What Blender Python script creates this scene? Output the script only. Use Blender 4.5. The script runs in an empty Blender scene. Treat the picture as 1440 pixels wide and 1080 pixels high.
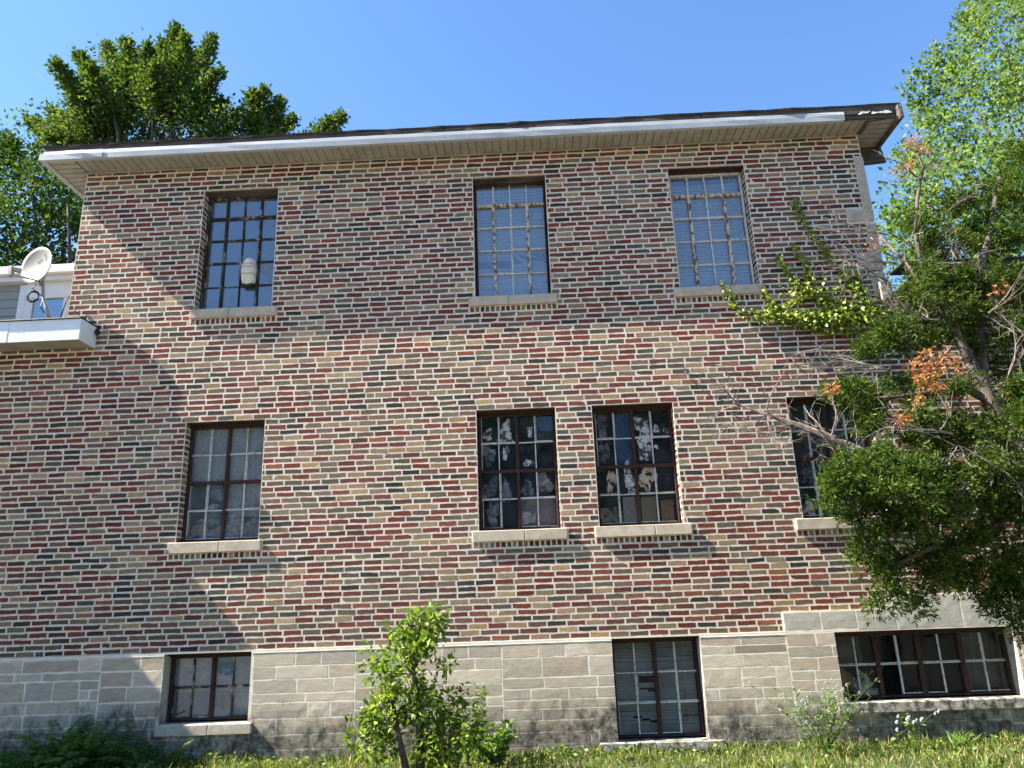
import bpy, math, random
import numpy as np
from mathutils import Vector, Matrix
R = math.radians
random.seed(11)
scene = bpy.context.scene
COL = scene.collection

# ------------------------------------------------------------------ camera (solved from the brick courses)
F, YAW, PIT, ROL, DIST, EYE = 1052.769, -0.023238748, 0.284555857, -0.036246251, 8.1139149, 1.4459489
cy, sy = math.cos(YAW), math.sin(YAW); cp, sp = math.cos(PIT), math.sin(PIT); cr, sr = math.cos(ROL), math.sin(ROL)
X1 = Vector((cy, -sy, 0)); Y1 = Vector((sy, cy, 0)); ZW = Vector((0, 0, 1))
FW = Y1*cp + ZW*sp; Z2 = -Y1*sp + ZW*cp
RIGHT = X1*cr + Z2*sr; UP = -X1*sr + Z2*cr
EYEP = Vector((0, -DIST, EYE))
cam = bpy.data.cameras.new('camera'); camo = bpy.data.objects.new('camera', cam); COL.objects.link(camo)
cam.sensor_width = 36; cam.lens = F/1440*36; cam.clip_end = 3000; cam.clip_start = .05
m = Matrix.Identity(4)
for i in range(3):
    m[i][0], m[i][1], m[i][2], m[i][3] = RIGHT[i], UP[i], -FW[i], EYEP[i]
camo.matrix_world = m
scene.camera = camo

def at(x, y, Y=0.0):
    "point of the plane Y seen at pixel x, y of the 1440 wide photograph"
    d = RIGHT*((x-720)/F) - UP*((y-540)/F) + FW
    return EYEP + d*((Y+DIST)/d.y)
def mpp(Y): return (Y+DIST)*1.05/F

# ------------------------------------------------------------------ objects
def tag(o, label=None, cat=None, group=None, kind=None):
    if label: o['label'] = label
    if cat: o['category'] = cat
    if group: o['group'] = group
    if kind: o['kind'] = kind
    return o
def empty(name, loc, label, cat, group=None):
    o = bpy.data.objects.new(name, None); COL.objects.link(o); o.location = loc; o.empty_display_size = .2
    return tag(o, label, cat, group)
def link(o, parent):
    COL.objects.link(o)
    if parent is not None:
        o.parent = parent
        w = Vector((0, 0, 0)); q = parent
        while q is not None: w += q.location; q = q.parent
        o.location = -w if o.location.length == 0 else o.location
    return o
class MB:
    def __init__(s): s.v=[]; s.f=[]; s.m=[]; s.c=[]
    def poly(s, pts, mi=0, col=None):
        n=len(s.v); s.v += [tuple(p) for p in pts]; s.f.append(tuple(range(n, n+len(pts)))); s.m.append(mi)
        s.c += [col or (1,1,1)]*len(pts)
    def mesh(s, vs, fs, mi=0, col=None):
        n=len(s.v); s.v += [tuple(p) for p in vs]; s.c += [col or (1,1,1)]*len(vs)
        for f in fs: s.f.append(tuple(i+n for i in f)); s.m.append(mi)
    def box(s, x0,x1,y0,y1,z0,z1, mi=0, col=None, b=0.0, jit=0.0):
        if b <= 0:
            vs=[(x,y,z) for x in (x0,x1) for y in (y0,y1) for z in (z0,z1)]
            if jit: vs=[tuple(a+random.uniform(-jit,jit) for a in p) for p in vs]
            s.mesh(vs, [(0,1,3,2),(4,6,7,5),(0,4,5,1),(2,3,7,6),(0,2,6,4),(1,5,7,3)], mi, col)
        else:   # chamfered box
            vs=[]; idx={}
            for ix,x in enumerate((x0,x1)):
                for iy,y in enumerate((y0,y1)):
                    for iz,z in enumerate((z0,z1)):
                        dx=b if ix==0 else -b; dy=b if iy==0 else -b; dz=b if iz==0 else -b
                        for k,p in enumerate(((x,y+dy,z+dz),(x+dx,y,z+dz),(x+dx,y+dy,z))):
                            idx[ix,iy,iz,k]=len(vs)
                            vs.append(tuple(a+random.uniform(-jit,jit) for a in p) if jit else p)
            I=lambda a,b_,c,k: idx[a,b_,c,k]
            fs=[]
            for a in (0,1):
                fs.append((I(a,0,0,0),I(a,1,0,0),I(a,1,1,0),I(a,0,1,0)))
                fs.append((I(0,a,0,1),I(1,a,0,1),I(1,a,1,1),I(0,a,1,1)))
                fs.append((I(0,0,a,2),I(1,0,a,2),I(1,1,a,2),I(0,1,a,2)))
            for a in (0,1):
                for c in (0,1):
                    fs.append((I(a,c,0,0),I(a,c,1,0),I(a,c,1,1),I(a,c,0,1)))
                    fs.append((I(a,0,c,0),I(a,1,c,0),I(a,1,c,2),I(a,0,c,2)))
                    fs.append((I(0,a,c,1),I(1,a,c,1),I(1,a,c,2),I(0,a,c,2)))
                    for d in (0,1): fs.append((I(a,c,d,0),I(a,c,d,1),I(a,c,d,2)))
            s.mesh(vs, fs, mi, col)
    def tube(s, pts, r0, r1=None, n=6, mi=0, col=None):
        pts=[Vector(p) for p in pts]; r1=r0 if r1 is None else r1; vs=[]; fs=[]
        L=len(pts); u=None
        for i,p in enumerate(pts):
            d=(pts[min(i+1,L-1)]-pts[max(i-1,0)])
            if d.length<1e-9: d=Vector((0,0,1))
            d.normalize()
            if u is None: u=d.orthogonal().normalized()
            else:
                u=(u-d*u.dot(d)); u=u.normalized() if u.length>1e-6 else d.orthogonal().normalized()
            w=d.cross(u); r=r0+(r1-r0)*i/max(L-1,1)
            for k in range(n):
                a=2*math.pi*k/n; vs.append(p+u*(r*math.cos(a))+w*(r*math.sin(a)))
        for i in range(L-1):
            for k in range(n):
                fs.append((i*n+k, i*n+(k+1)%n, (i+1)*n+(k+1)%n, (i+1)*n+k))
        fs.append(tuple(range(n))[::-1]); fs.append(tuple(range((L-1)*n, L*n)))
        s.mesh(vs, fs, mi, col)
    def build(s, name, mats, parent=None, smooth=False, recalc=False):
        me=bpy.data.meshes.new(name); me.from_pydata(s.v, [], s.f)
        mats = mats if isinstance(mats,(list,tuple)) else [mats]
        for a in mats: me.materials.append(a)
        if len(mats)>1: me.polygons.foreach_set('material_index', s.m)
        if any(c!=(1,1,1) for c in s.c[:50]) or any(c!=(1,1,1) for c in s.c[-50:]):
            at_=me.color_attributes.new('tint','FLOAT_COLOR','POINT')
            at_.data.foreach_set('color', np.array([(*c,1.0) for c in s.c],dtype=np.float32).ravel())
        if recalc:
            import bmesh
            bm=bmesh.new(); bm.from_mesh(me); bmesh.ops.recalc_face_normals(bm, faces=bm.faces); bm.to_mesh(me); bm.free()
        if smooth: me.polygons.foreach_set('use_smooth', [True]*len(me.polygons))
        me.update()
        return link(bpy.data.objects.new(name, me), parent)

# ------------------------------------------------------------------ materials
def newmat(name):
    a=bpy.data.materials.new(name); a.use_nodes=True; nt=a.node_tree
    return a, nt, nt.nodes['Principled BSDF'], nt.nodes['Material Output']
def N(nt, t, **kw):
    n=nt.nodes.new(t)
    for k,v in kw.items():
        if k in n.inputs: n.inputs[k].default_value=v
        else: setattr(n,k,v)
    return n
def ramp(nt, stops, interp='LINEAR'):
    r=nt.nodes.new('ShaderNodeValToRGB'); r.color_ramp.interpolation=interp
    e=r.color_ramp.elements
    while len(e)<len(stops): e.new(.5)
    for x,(p,c) in zip(e,stops): x.position=p; x.color=(*c,1) if len(c)==3 else c
    return r
def coords(nt, scale=(1,1,1)):
    g=nt.nodes.new('ShaderNodeNewGeometry'); mp=nt.nodes.new('ShaderNodeMapping'); mp.inputs['Scale'].default_value=scale
    nt.links.new(g.outputs['Position'], mp.inputs['Vector']); return mp.outputs[0]
def noise(nt, co, sc, det=4, rough=.6):
    n=N(nt,'ShaderNodeTexNoise'); n.inputs['Scale'].default_value=sc; n.inputs['Detail'].default_value=det; n.inputs['Roughness'].default_value=rough
    nt.links.new(co, n.inputs['Vector']); return n.outputs[0]
def mixc(nt, fac, a, b, mode='MIX'):
    n=nt.nodes.new('ShaderNodeMix'); n.data_type='RGBA'; n.blend_type=mode
    for inp,v in ((n.inputs[0],fac),(n.inputs[6],a),(n.inputs[7],b)):
        if isinstance(v,(int,float)): inp.default_value=v
        elif isinstance(v,tuple): inp.default_value=(*v,1)
        else: nt.links.new(v,inp)
    return n.outputs[2]
def bump(nt, h, bsdf, strength, dist=.01):
    b=nt.nodes.new('ShaderNodeBump'); b.inputs['Strength'].default_value=strength; b.inputs['Distance'].default_value=dist
    nt.links.new(h,b.inputs['Height']); nt.links.new(b.outputs[0],bsdf.inputs['Normal'])
def surf(name, c1, c2, sc=8, rough=.8, bs=.2, bd=.004, bsc=None, tint=False, metallic=0, lo=.35, hi=.65, scale=(1,1,1), spec=.3):
    a,nt,b,o=newmat(name); co=coords(nt,scale)
    r=ramp(nt,[(lo,c1),(hi,c2)]); nt.links.new(noise(nt,co,sc,5,.65),r.inputs[0]); c=r.outputs[0]
    if tint:
        v=N(nt,'ShaderNodeVertexColor',layer_name='tint'); c=mixc(nt,1.0,c,v.outputs[0],'MULTIPLY')
    nt.links.new(c,b.inputs['Base Color']); b.inputs['Roughness'].default_value=rough; b.inputs['Metallic'].default_value=metallic
    b.inputs['Specular IOR Level'].default_value=spec
    if bs: bump(nt,noise(nt,co,bsc or sc*4,4,.7),b,bs,bd)
    return a

# bricks: tint per brick times fine mottling; mortar: sandy lime
def brick_mat():
    a,nt,b,o=newmat('brick'); co=coords(nt)
    v=N(nt,'ShaderNodeVertexColor',layer_name='tint')
    r=ramp(nt,[(.28,(.55,.55,.57)),(.5,(1,1,1)),(.74,(1.5,1.42,1.32))]); nt.links.new(noise(nt,co,38,6,.78),r.inputs[0])
    c=mixc(nt,1.0,v.outputs[0],r.outputs[0],'MULTIPLY')
    e=ramp(nt,[(.60,(0,0,0)),(.80,(1,1,1))]); nt.links.new(noise(nt,co,34,5,.8),e.inputs[0])      # lime bloom and mortar smears
    c=mixc(nt,e.outputs[0],c,mixc(nt,.25,c,(.60,.52,.42)))
    e2=ramp(nt,[(.45,(0,0,0)),(.75,(.55,.55,.55))]); nt.links.new(noise(nt,co,.9,3,.6),e2.inputs[0])
    c=mixc(nt,e2.outputs[0],c,mixc(nt,.14,c,(.42,.36,.29)))
    nt.links.new(c,b.inputs['Base Color']); b.inputs['Roughness'].default_value=.92; b.inputs['Specular IOR Level'].default_value=.15
    bump(nt,noise(nt,co,120,4,.7),b,.22,.0035)
    return a
BRICK=brick_mat()
def mortar_mat():
    a,nt,b,o=newmat('mortar'); co=coords(nt)
    r_=ramp(nt,[(.3,(.54,.47,.38)),(.7,(.73,.655,.545))]); nt.links.new(noise(nt,co,30,5,.65),r_.inputs[0])
    d=ramp(nt,[(.50,(0,0,0)),(.74,(.75,.75,.75))]); nt.links.new(noise(nt,coords(nt,(1,1,.55)),4.5,6,.72),d.inputs[0])
    c=mixc(nt,d.outputs[0],r_.outputs[0],(.34,.285,.22))
    nt.links.new(c,b.inputs['Base Color']); b.inputs['Roughness'].default_value=.95; b.inputs['Specular IOR Level'].default_value=.1
    bump(nt,noise(nt,co,120,4,.7),b,.16,.003)
    return a
MORTAR=mortar_mat()
def stone_mat():
    a,nt,b,o=newmat('limestone'); co=coords(nt)
    v=N(nt,'ShaderNodeVertexColor',layer_name='tint')
    r=ramp(nt,[(.3,(.80,.80,.80)),(.7,(1.14,1.12,1.08))]); nt.links.new(noise(nt,coords(nt,(1,1,3)),9,6,.7),r.inputs[0])
    c=mixc(nt,1.0,v.outputs[0],r.outputs[0],'MULTIPLY')
    # black algae crust that climbs from the soil, with a ragged upper edge
    g=nt.nodes.new('ShaderNodeNewGeometry'); s=nt.nodes.new('ShaderNodeSeparateXYZ'); nt.links.new(g.outputs['Position'],s.inputs[0])
    n1=noise(nt,coords(nt,(1.0,1,.5)),2.2,6,.72)
    mul=N(nt,'ShaderNodeMath',operation='MULTIPLY_ADD'); nt.links.new(n1,mul.inputs[0]); mul.inputs[1].default_value=-1.5; nt.links.new(s.outputs[2],mul.inputs[2])
    mr=nt.nodes.new('ShaderNodeMapRange'); nt.links.new(mul.outputs[0],mr.inputs[0])
    mr.inputs[1].default_value=-.50; mr.inputs[2].default_value=-.22; mr.inputs[3].default_value=.95; mr.inputs[4].default_value=0
    n2=ramp(nt,[(.35,(.35,.35,.35)),(.6,(1,1,1))]); nt.links.new(noise(nt,co,14,5,.7),n2.inputs[0])
    mm=N(nt,'ShaderNodeMath',operation='MULTIPLY'); nt.links.new(mr.outputs[0],mm.inputs[0]); nt.links.new(n2.outputs[0],mm.inputs[1])
    c=mixc(nt,mm.outputs[0],c,(.040,.039,.034))
    nt.links.new(c,b.inputs['Base Color']); b.inputs['Roughness'].default_value=.9; b.inputs['Specular IOR Level'].default_value=.15
    bump(nt,noise(nt,coords(nt,(.7,1,1.6)),55,7,.78),b,.5,.007)
    return a
STONE=stone_mat()
SILL=surf('sill_stone',(.38,.325,.25),(.50,.44,.345),14,.9,.3,.004,60,spec=.15)
SILLOLD=surf('mossy_sill_stone',(.06,.06,.05),(.45,.42,.36),11,.95,.5,.006,50,lo=.42,hi=.62)
ALU=surf('white_aluminium',(.31,.34,.365),(.39,.415,.435),3,.42,.05,.01,6,spec=.5)
ALULIT=surf('lit_white_aluminium',(.62,.66,.70),(.72,.75,.78),3,.45,.05,.01,6,spec=.4)  # brighter copy of ALU, puts the ledge's sunlit look into the colour
SOFFIT=surf('beige_soffit',(.25,.235,.20),(.34,.32,.275),4,.6,.05,.004)
DARKWOOD=surf('weathered_fascia_board',(.035,.03,.027),(.12,.10,.085),7,.85,.4,.006,40,scale=(.4,1,4))
FLAKE=surf('bird_lime',(.7,.7,.68),(.82,.82,.8),20,.9,.2)
SHINGLE=surf('asphalt_shingle',(.02,.018,.017),(.06,.052,.048),30,.95,.6,.006,90)
TAR=surf('black_flashing',(.012,.012,.013),(.035,.033,.032),12,.6,.4,.006)
RUST=surf('rusty_steel',(.018,.010,.008),(.062,.029,.019),26,.8,.4,.003,120)
PALEPEEL=surf('peeling_cream_paint',(.11,.055,.032),(.50,.46,.37),26,.7,.4,.003,90,lo=.43,hi=.53,scale=(1,1,.5))
DARKPEEL=surf('dark_peeling_paint',(.035,.025,.02),(.40,.38,.33),16,.7,.4,.003,90,lo=.54,hi=.66,scale=(1,1,.4))
MUNTIN=surf('grey_glazing_putty',(.20,.18,.16),(.58,.57,.54),28,.7,.3,.003,90,lo=.32,hi=.5)
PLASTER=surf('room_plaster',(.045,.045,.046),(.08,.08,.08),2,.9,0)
BLIND=surf('blind_slat',(.70,.72,.73),(.80,.81,.80),3,.5,0)
DUSTBLIND=surf('dusty_blind_slat',(.30,.31,.29),(.46,.46,.43),4,.7,0)
CURTAIN=surf('grey_net_curtain',(.48,.51,.56),(.66,.69,.74),6,.9,.1,.004)
DARKCURT=surf('dingy_curtain',(.085,.085,.085),(.15,.15,.145),5,.9,.1,.004)
FILM=surf('cloudy_plastic_film',(.34,.43,.54),(.50,.58,.68),5,.6,.05)
LILAC=surf('faded_lilac_board',(.42,.38,.42),(.56,.52,.55),5,.8,.05)
TARP=surf('blue_sheet',(.05,.13,.36),(.13,.26,.55),8,.7,.3,.01,14)
PAPER=surf('old_paper',(.46,.42,.35),(.72,.69,.62),12,.9,.1)
WHITEPAINT=surf('white_paint_flake',(.62,.64,.62),(.8,.82,.82),30,.8,.1)
CARD=surf('cardboard',(.36,.21,.10),(.47,.29,.15),6,.85,.05)
TANB=surf('tan_board',(.36,.29,.20),(.45,.37,.27),6,.85,.05)
CREAM=surf('cream_padding',(.60,.55,.44),(.74,.70,.60),16,.9,.3,.006)
DISH=surf('dish_enamel',(.235,.22,.19),(.28,.265,.235),5,.45,.03,spec=.5)
GALV=surf('galvanised_steel',(.30,.28,.25),(.42,.39,.35),12,.5,.05,metallic=.3)
GREYP=surf('grey_print',(.05,.05,.05),(.07,.07,.07),12,.6,0)
CABLE=surf('black_cable',(.012,.012,.012),(.02,.02,.02),9,.5,0)
SIDING=surf('vinyl_siding',(.26,.26,.245),(.31,.31,.29),2,.55,.03)
VINYL=surf('white_vinyl',(.64,.64,.63),(.70,.70,.69),2,.4,0,spec=.5)
BARK=surf('cedar_bark',(.035,.026,.020),(.13,.105,.085),14,.95,.8,.012,50,scale=(1,1,.25))
DEADW=surf('dead_wood',(.07,.055,.045),(.25,.215,.185),18,.9,.4,.004,60)
TWIGM=surf('brown_twig',(.10,.07,.045),(.2,.15,.1),18,.9,.2)

def flake_mat(name, c1, c2, sc, lo, hi, top=1.0):
    a,nt,b,o=newmat(name); co=coords(nt)
    r=ramp(nt,[(.35,c1),(.65,c2)]); nt.links.new(noise(nt,co,25,5),r.inputs[0]); nt.links.new(r.outputs[0],b.inputs['Base Color']); b.inputs['Roughness'].default_value=.85
    k=ramp(nt,[(lo,(0,0,0)),(hi,(top,top,top))]); nt.links.new(noise(nt,co,sc,6,.68),k.inputs[0])
    t=nt.nodes.new('ShaderNodeBsdfTransparent'); mx=nt.nodes.new('ShaderNodeMixShader')
    nt.links.new(k.outputs[0],mx.inputs[0]); nt.links.new(t.outputs[0],mx.inputs[1]); nt.links.new(b.outputs[0],mx.inputs[2]); nt.links.new(mx.outputs[0],o.inputs[0])
    return a
PEELW=flake_mat('flaking_white_paint',(.36,.38,.37),(.62,.65,.65),15,.42,.55,.78)
SMEAR=flake_mat('grime_smear',(.24,.27,.30),(.40,.43,.46),9,.38,.70,.55)
PEELTAN=flake_mat('flaking_tan_paper',(.30,.24,.16),(.44,.36,.25),12,.38,.48)
def glass_mat(name, refl, dirt, film=(.30,.33,.36), rough=.02, ior=1.6):
    a,nt,b,o=newmat(name); co=coords(nt)
    tr=nt.nodes.new('ShaderNodeBsdfTransparent'); tr.inputs[0].default_value=(.86,.90,.90,1)
    gl=nt.nodes.new('ShaderNodeBsdfGlossy'); gl.inputs['Roughness'].default_value=rough; gl.inputs['Color'].default_value=(.92,.96,1,1)
    bp=nt.nodes.new('ShaderNodeBump'); bp.inputs['Strength'].default_value=.12; bp.inputs['Distance'].default_value=.01
    nt.links.new(noise(nt,co,5,2),bp.inputs['Height']); nt.links.new(bp.outputs[0],gl.inputs['Normal'])
    fr=nt.nodes.new('ShaderNodeFresnel'); fr.inputs[0].default_value=ior
    ad=N(nt,'ShaderNodeMath',operation='ADD',use_clamp=True); nt.links.new(fr.outputs[0],ad.inputs[0]); ad.inputs[1].default_value=refl
    m1=nt.nodes.new('ShaderNodeMixShader'); nt.links.new(ad.outputs[0],m1.inputs[0]); nt.links.new(tr.outputs[0],m1.inputs[1]); nt.links.new(gl.outputs[0],m1.inputs[2])
    df=nt.nodes.new('ShaderNodeBsdfDiffuse'); df.inputs[0].default_value=(*film,1)
    r=ramp(nt,[(.35,(dirt*.25,)*3),(.72,(dirt,)*3)]); nt.links.new(noise(nt,co,6,6,.7),r.inputs[0])
    m2=nt.nodes.new('ShaderNodeMixShader'); nt.links.new(r.outputs[0],m2.inputs[0]); nt.links.new(m1.outputs[0],m2.inputs[1]); nt.links.new(df.outputs[0],m2.inputs[2])
    nt.links.new(m2.outputs[0],o.inputs[0]); nt.nodes.remove(b)
    return a
GLASS=glass_mat('window_glass',.13,.30,(.30,.38,.46))
GLASSCURT=glass_mat('dusty_glass',.03,.44,(.27,.34,.42))
GLASSLOW=glass_mat('hazy_glass',.03,.58,(.19,.28,.38))
GLASSDIM=glass_mat('grimy_glass',.0,.30,(.10,.125,.15))
GLASSDARK=glass_mat('dull_glass',.0,.12,(.10,.12,.13),.03,1.22)  # weakly reflecting panes with a thin dark film
GLASSNEW=glass_mat('clear_glass',.22,.02)

def leaf_mat(name, stops, trans=.3, rough=.55, spec=.35):
    a,nt,b,o=newmat(name)
    g=nt.nodes.new('ShaderNodeNewGeometry'); r=ramp(nt,stops); nt.links.new(g.outputs['Random Per Island'],r.inputs[0])
    nt.links.new(r.outputs[0],b.inputs['Base Color']); b.inputs['Roughness'].default_value=rough; b.inputs['Specular IOR Level'].default_value=spec
    t=nt.nodes.new('ShaderNodeBsdfTranslucent'); nt.links.new(mixc(nt,1.0,r.outputs[0],(1.5,1.6,.55),'MULTIPLY'),t.inputs[0])
    mx=nt.nodes.new('ShaderNodeMixShader'); mx.inputs[0].default_value=trans
    nt.links.new(b.outputs[0],mx.inputs[1]); nt.links.new(t.outputs[0],mx.inputs[2]); nt.links.new(mx.outputs[0],o.inputs[0])
    return a
L_MAPLE=leaf_mat('maple_leaf',[(0,(.030,.064,.016)),(.55,(.068,.112,.025)),(1,(.145,.185,.04))],.27,.75,.12)
L_DARK=leaf_mat('dark_leaf',[(0,(.018,.046,.014)),(.6,(.038,.078,.018)),(1,(.095,.14,.026))],.25,.75,.12)
L_LIME=leaf_mat('lime_leaf',[(0,(.055,.105,.024)),(.6,(.115,.18,.042)),(1,(.21,.27,.08))],.38,.7,.15)
L_CEDAR=leaf_mat('cedar_spray',[(0,(.014,.036,.008)),(.5,(.038,.074,.011)),(.9,(.090,.132,.018)),(1,(.13,.15,.025))],.25,.75,.12)
L_RUSTY=leaf_mat('dead_cedar_spray',[(0,(.22,.075,.025)),(1,(.48,.20,.07))],.25)
L_IVY=leaf_mat('ivy_leaf',[(0,(.045,.10,.014)),(.4,(.17,.24,.03)),(1,(.46,.50,.10))],.25,.4)
L_SAP=leaf_mat('sapling_leaf',[(0,(.050,.105,.014)),(.5,(.115,.19,.022)),(1,(.24,.30,.04))],.33,.5,.25)
L_WEED=leaf_mat('weed_leaf',[(0,(.06,.12,.02)),(1,(.17,.25,.045))],.3)
L_FERN=leaf_mat('fern_leaf',[(0,(.035,.10,.022)),(1,(.11,.21,.045))],.35)
L_GRASS=leaf_mat('grass_blade',[(0,(.035,.080,.013)),(.5,(.095,.15,.024)),(.78,(.20,.20,.05)),(1,(.34,.27,.13))],.3)
PETAL=leaf_mat('pale_blue_petal',[(0,(.48,.50,.78)),(1,(.66,.67,.86))],.3)
GROUNDM=surf('soil_and_turf',(.030,.042,.013),(.075,.075,.032),5,.95,.5,.02,30)

# ------------------------------------------------------------------ brick courses
def zc(i): return 6.78964-.06736587*i+3.14695e-5*i*i      # height of the middle of course i below the eaves
def zb(k): return zc(k-.5)
NC=89
BASE=zb(89)
def snap(z): return min((zb(k) for k in range(-1,NC+1)), key=lambda q:abs(q-z))
PALETTE=[(25,(.172,.048,.034)),(17,(.132,.048,.038)),(5,(.245,.088,.050)),(13,(.175,.105,.075)),(14,(.185,.145,.090)),(12,(.098,.087,.062)),(9,(.045,.043,.037)),(8,(.35,.24,.125)),(8,(.28,.195,.12))]
PW=[w for w,_ in PALETTE]
def brick_col():
    c=random.choices(PALETTE,PW)[0][1]; k=random.gauss(.84,.12); return tuple(max(.01,a*k*random.gauss(1,.03)) for a in c)
def subtract(rects, hole):
    out=[]
    hx0,hx1,hz0,hz1=hole
    for (x0,x1,z0,z1) in rects:
        if x1<=hx0+1e-4 or x0>=hx1-1e-4 or z1<=hz0+1e-4 or z0>=hz1-1e-4: out.append((x0,x1,z0,z1)); continue
        if x0<hx0: out.append((x0,hx0,z0,z1))
        if x1>hx1: out.append((hx1,x1,z0,z1))
        a,b=max(x0,hx0),min(x1,hx1)
        if z0<hz0: out.append((a,b,z0,hz0))
        if z1>hz1: out.append((a,b,hz1,z1))
    return out
def add_brick(mb, M, x0,x1,z0,z1, j=.0088, p=None, col=None, mi=1, wob=.0016):
    "one brick face, M maps (along, out, up) to the world"
    w=x1-x0; h=z1-z0
    if w<.022 or h<.016: return
    x0+=j*(1+random.uniform(-.25,.25)); x1-=j*(1+random.uniform(-.25,.25)); z0+=j*(1.05+random.uniform(-.22,.22)); z1-=j*(1.05+random.uniform(-.22,.22))
    if x1-x0<.006 or z1-z0<.006: return
    p=random.uniform(.0002,.0012) if p is None else p
    tx,tz=random.gauss(0,.0035),random.gauss(0,.006); xc,zm=(x0+x1)/2,(z0+z1)/2
    p=max(p,abs(tx)*w/2+abs(tz)*h/2+.0004)
    n=4 if w>.1 else 2
    ring=[]
    sh=random.gauss(0,.0012)
    for i in range(n+1): ring.append((x0+(x1-x0)*i/n, z0+random.gauss(0,wob)+sh*(i/n*2-1)))
    for i in range(n,-1,-1): ring.append((x0+(x1-x0)*i/n, z1+random.gauss(0,wob)+sh*(i/n*2-1)))
    if random.random()<.03:
        k=random.choice((0,n,n+1,2*n+1)); rx,rz=ring[k]; ring[k]=(rx+(xc-rx)*.12, rz+(zm-rz)*.5)
    k=len(ring); vs=[]
    for (a,b) in ring: vs.append(M(a+(xc-a)*.012, p+tx*(a-xc)+tz*(b-zm), b+(zm-b)*.05))
    for (a,b) in ring: vs.append(M(a,-.004,b))
    fs=[tuple(range(k))]+[(i+k,(i+1)%k+k,(i+1)%k,i) for i in range(k)]
    mb.mesh(vs, fs, mi, col or brick_col())
def brick_field(mb, M, ranges, holes, flipcol=False):
    "ranges(k) gives the stretch of course k"
    for k in range(NC):
        rg=ranges(k)
        if rg is None: continue
        a,b=rg; z1,z0=zb(k),zb(k+1)
        L=.2032; off=(.5 if k%2 else 0)*L+random.gauss(0,.022)
        x=a-L+ (off % L)
        x=math.floor(a/L)*L+off-L
        while x<b:
            w=L*(1+random.gauss(0,.008))
            if random.random()<.012: w*=.5
            r=[(max(x,a),min(x+w,b),z0,z1)] if min(x+w,b)-max(x,a)>.02 else []
            for h in holes: r=subtract(r,h)
            c=brick_col()
            for q in r: add_brick(mb,M,*q,col=c)
            x+=w
def sheet(mb, M, x0,x1,z0,z1, holes, mi=0, out=0.0, col=None):
    xs=sorted({x0,x1,*[q for h in holes for q in h[:2] if x0<q<x1]}); zs=sorted({z0,z1,*[q for h in holes for q in h[2:] if z0<q<z1]})
    for i in range(len(xs)-1):
        for j in range(len(zs)-1):
            cx,cz=(xs[i]+xs[i+1])/2,(zs[j]+zs[j+1])/2
            if any(h[0]<cx<h[1] and h[2]<cz<h[3] for h in holes): continue
            mb.poly([M(xs[i],out,zs[j]),M(xs[i+1],out,zs[j]),M(xs[i+1],out,zs[j+1]),M(xs[i],out,zs[j+1])],mi,col)

FRONT=lambda a,o,z:(a,-o,z)
UXL,UXR=-5.43,4.165              # upper storey corners
LXL,LXR=-12.5,6.9                 # lower storeys run further both ways
T1,B1,T2,B2,B0,BC=snap(6.51),snap(4.926),snap(3.535),snap(2.218),.392,.098
# kind, left, right, top, bottom
WIN={'A1':(-3.91,-2.99,T1,B1),'B1':(-.581,.307,T1,B1),'C1':(1.81,2.73,T1,B1),
     'A2':(-3.88,-2.985,T2,B2),'B2':(-.60,.28,T2,B2),'C2':(.69,1.588,T2,B2),'D2':(2.845,3.735,T2,B2),
     'A0':(-3.875,-2.967,BASE-.012,B0),'C0':(.73,1.62,BASE-.012,BC),'D0':(2.978,4.75,1.05,B0)}
SILLX={'A1':(-3.945,-2.928),'B1':(-.65,.366),'C1':(1.74,2.78),'A2':(-3.95,-2.942),'B2':(-.668,.344),'C2':(.64,1.66),'D2':(2.755,3.80)}
bz=lambda z,d: zb(min(range(NC+1),key=lambda k:abs(zb(k)-z))+d)
holes=[w[:2]+(w[3],w[2]) for w in WIN.values()]
holes_brick=[(l,r,b,t) for (l,r,b,t) in holes]
for k,(a,b) in SILLX.items(): holes_brick.append((a-.004,b+.004,bz(WIN[k][3],3),WIN[k][3]))
S1,S2=snap(1.29),snap(1.39)
steps=[(2.488,3.40,0,S1),(3.40,LXR,0,S2)]
LEDGEL,LEDGER=(4.47,4.72),(4.70,4.93)
QU=[(4.07,6.51,5.80),(3.87,5.80,5.64),(4.07,5.60,5.20),(3.90,5.20,5.02),(4.02,4.98,4.72)]
quoin_holes=[(a,UXR,b,t) for (a,t,b) in QU]

building=empty('brick_building',(0,0,0),'long mottled red brick building with worn steel windows on a pale stone base','building')
mb=MB()
def rng_front(k):
    z=zc(k)
    return ((UXL,UXR) if z>4.72 else (LXL,LXR))
brick_field(mb,FRONT,rng_front,holes_brick+steps+quoin_holes)
# mortar bed behind the bricks
big=[(LXL,UXL,4.72,7),(UXR,LXR,4.72,7)]
sheet(mb,FRONT,LXL,LXR,BASE-.01,zb(0)+.03,holes+big,0)
# soldier rows of headers under the sills
for k,(a,b) in SILLX.items():
    zt=bz(WIN[k][3],3); zs_=WIN[k][3]-.118
    n=17
    for i in range(n):
        w=(b-a)/n; add_brick(mb,FRONT,a+i*w,a+(i+1)*w,zt+.002,zs_+.004,j=.0085,p=.0012,col=tuple(c*.9 for c in brick_col()))
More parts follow.
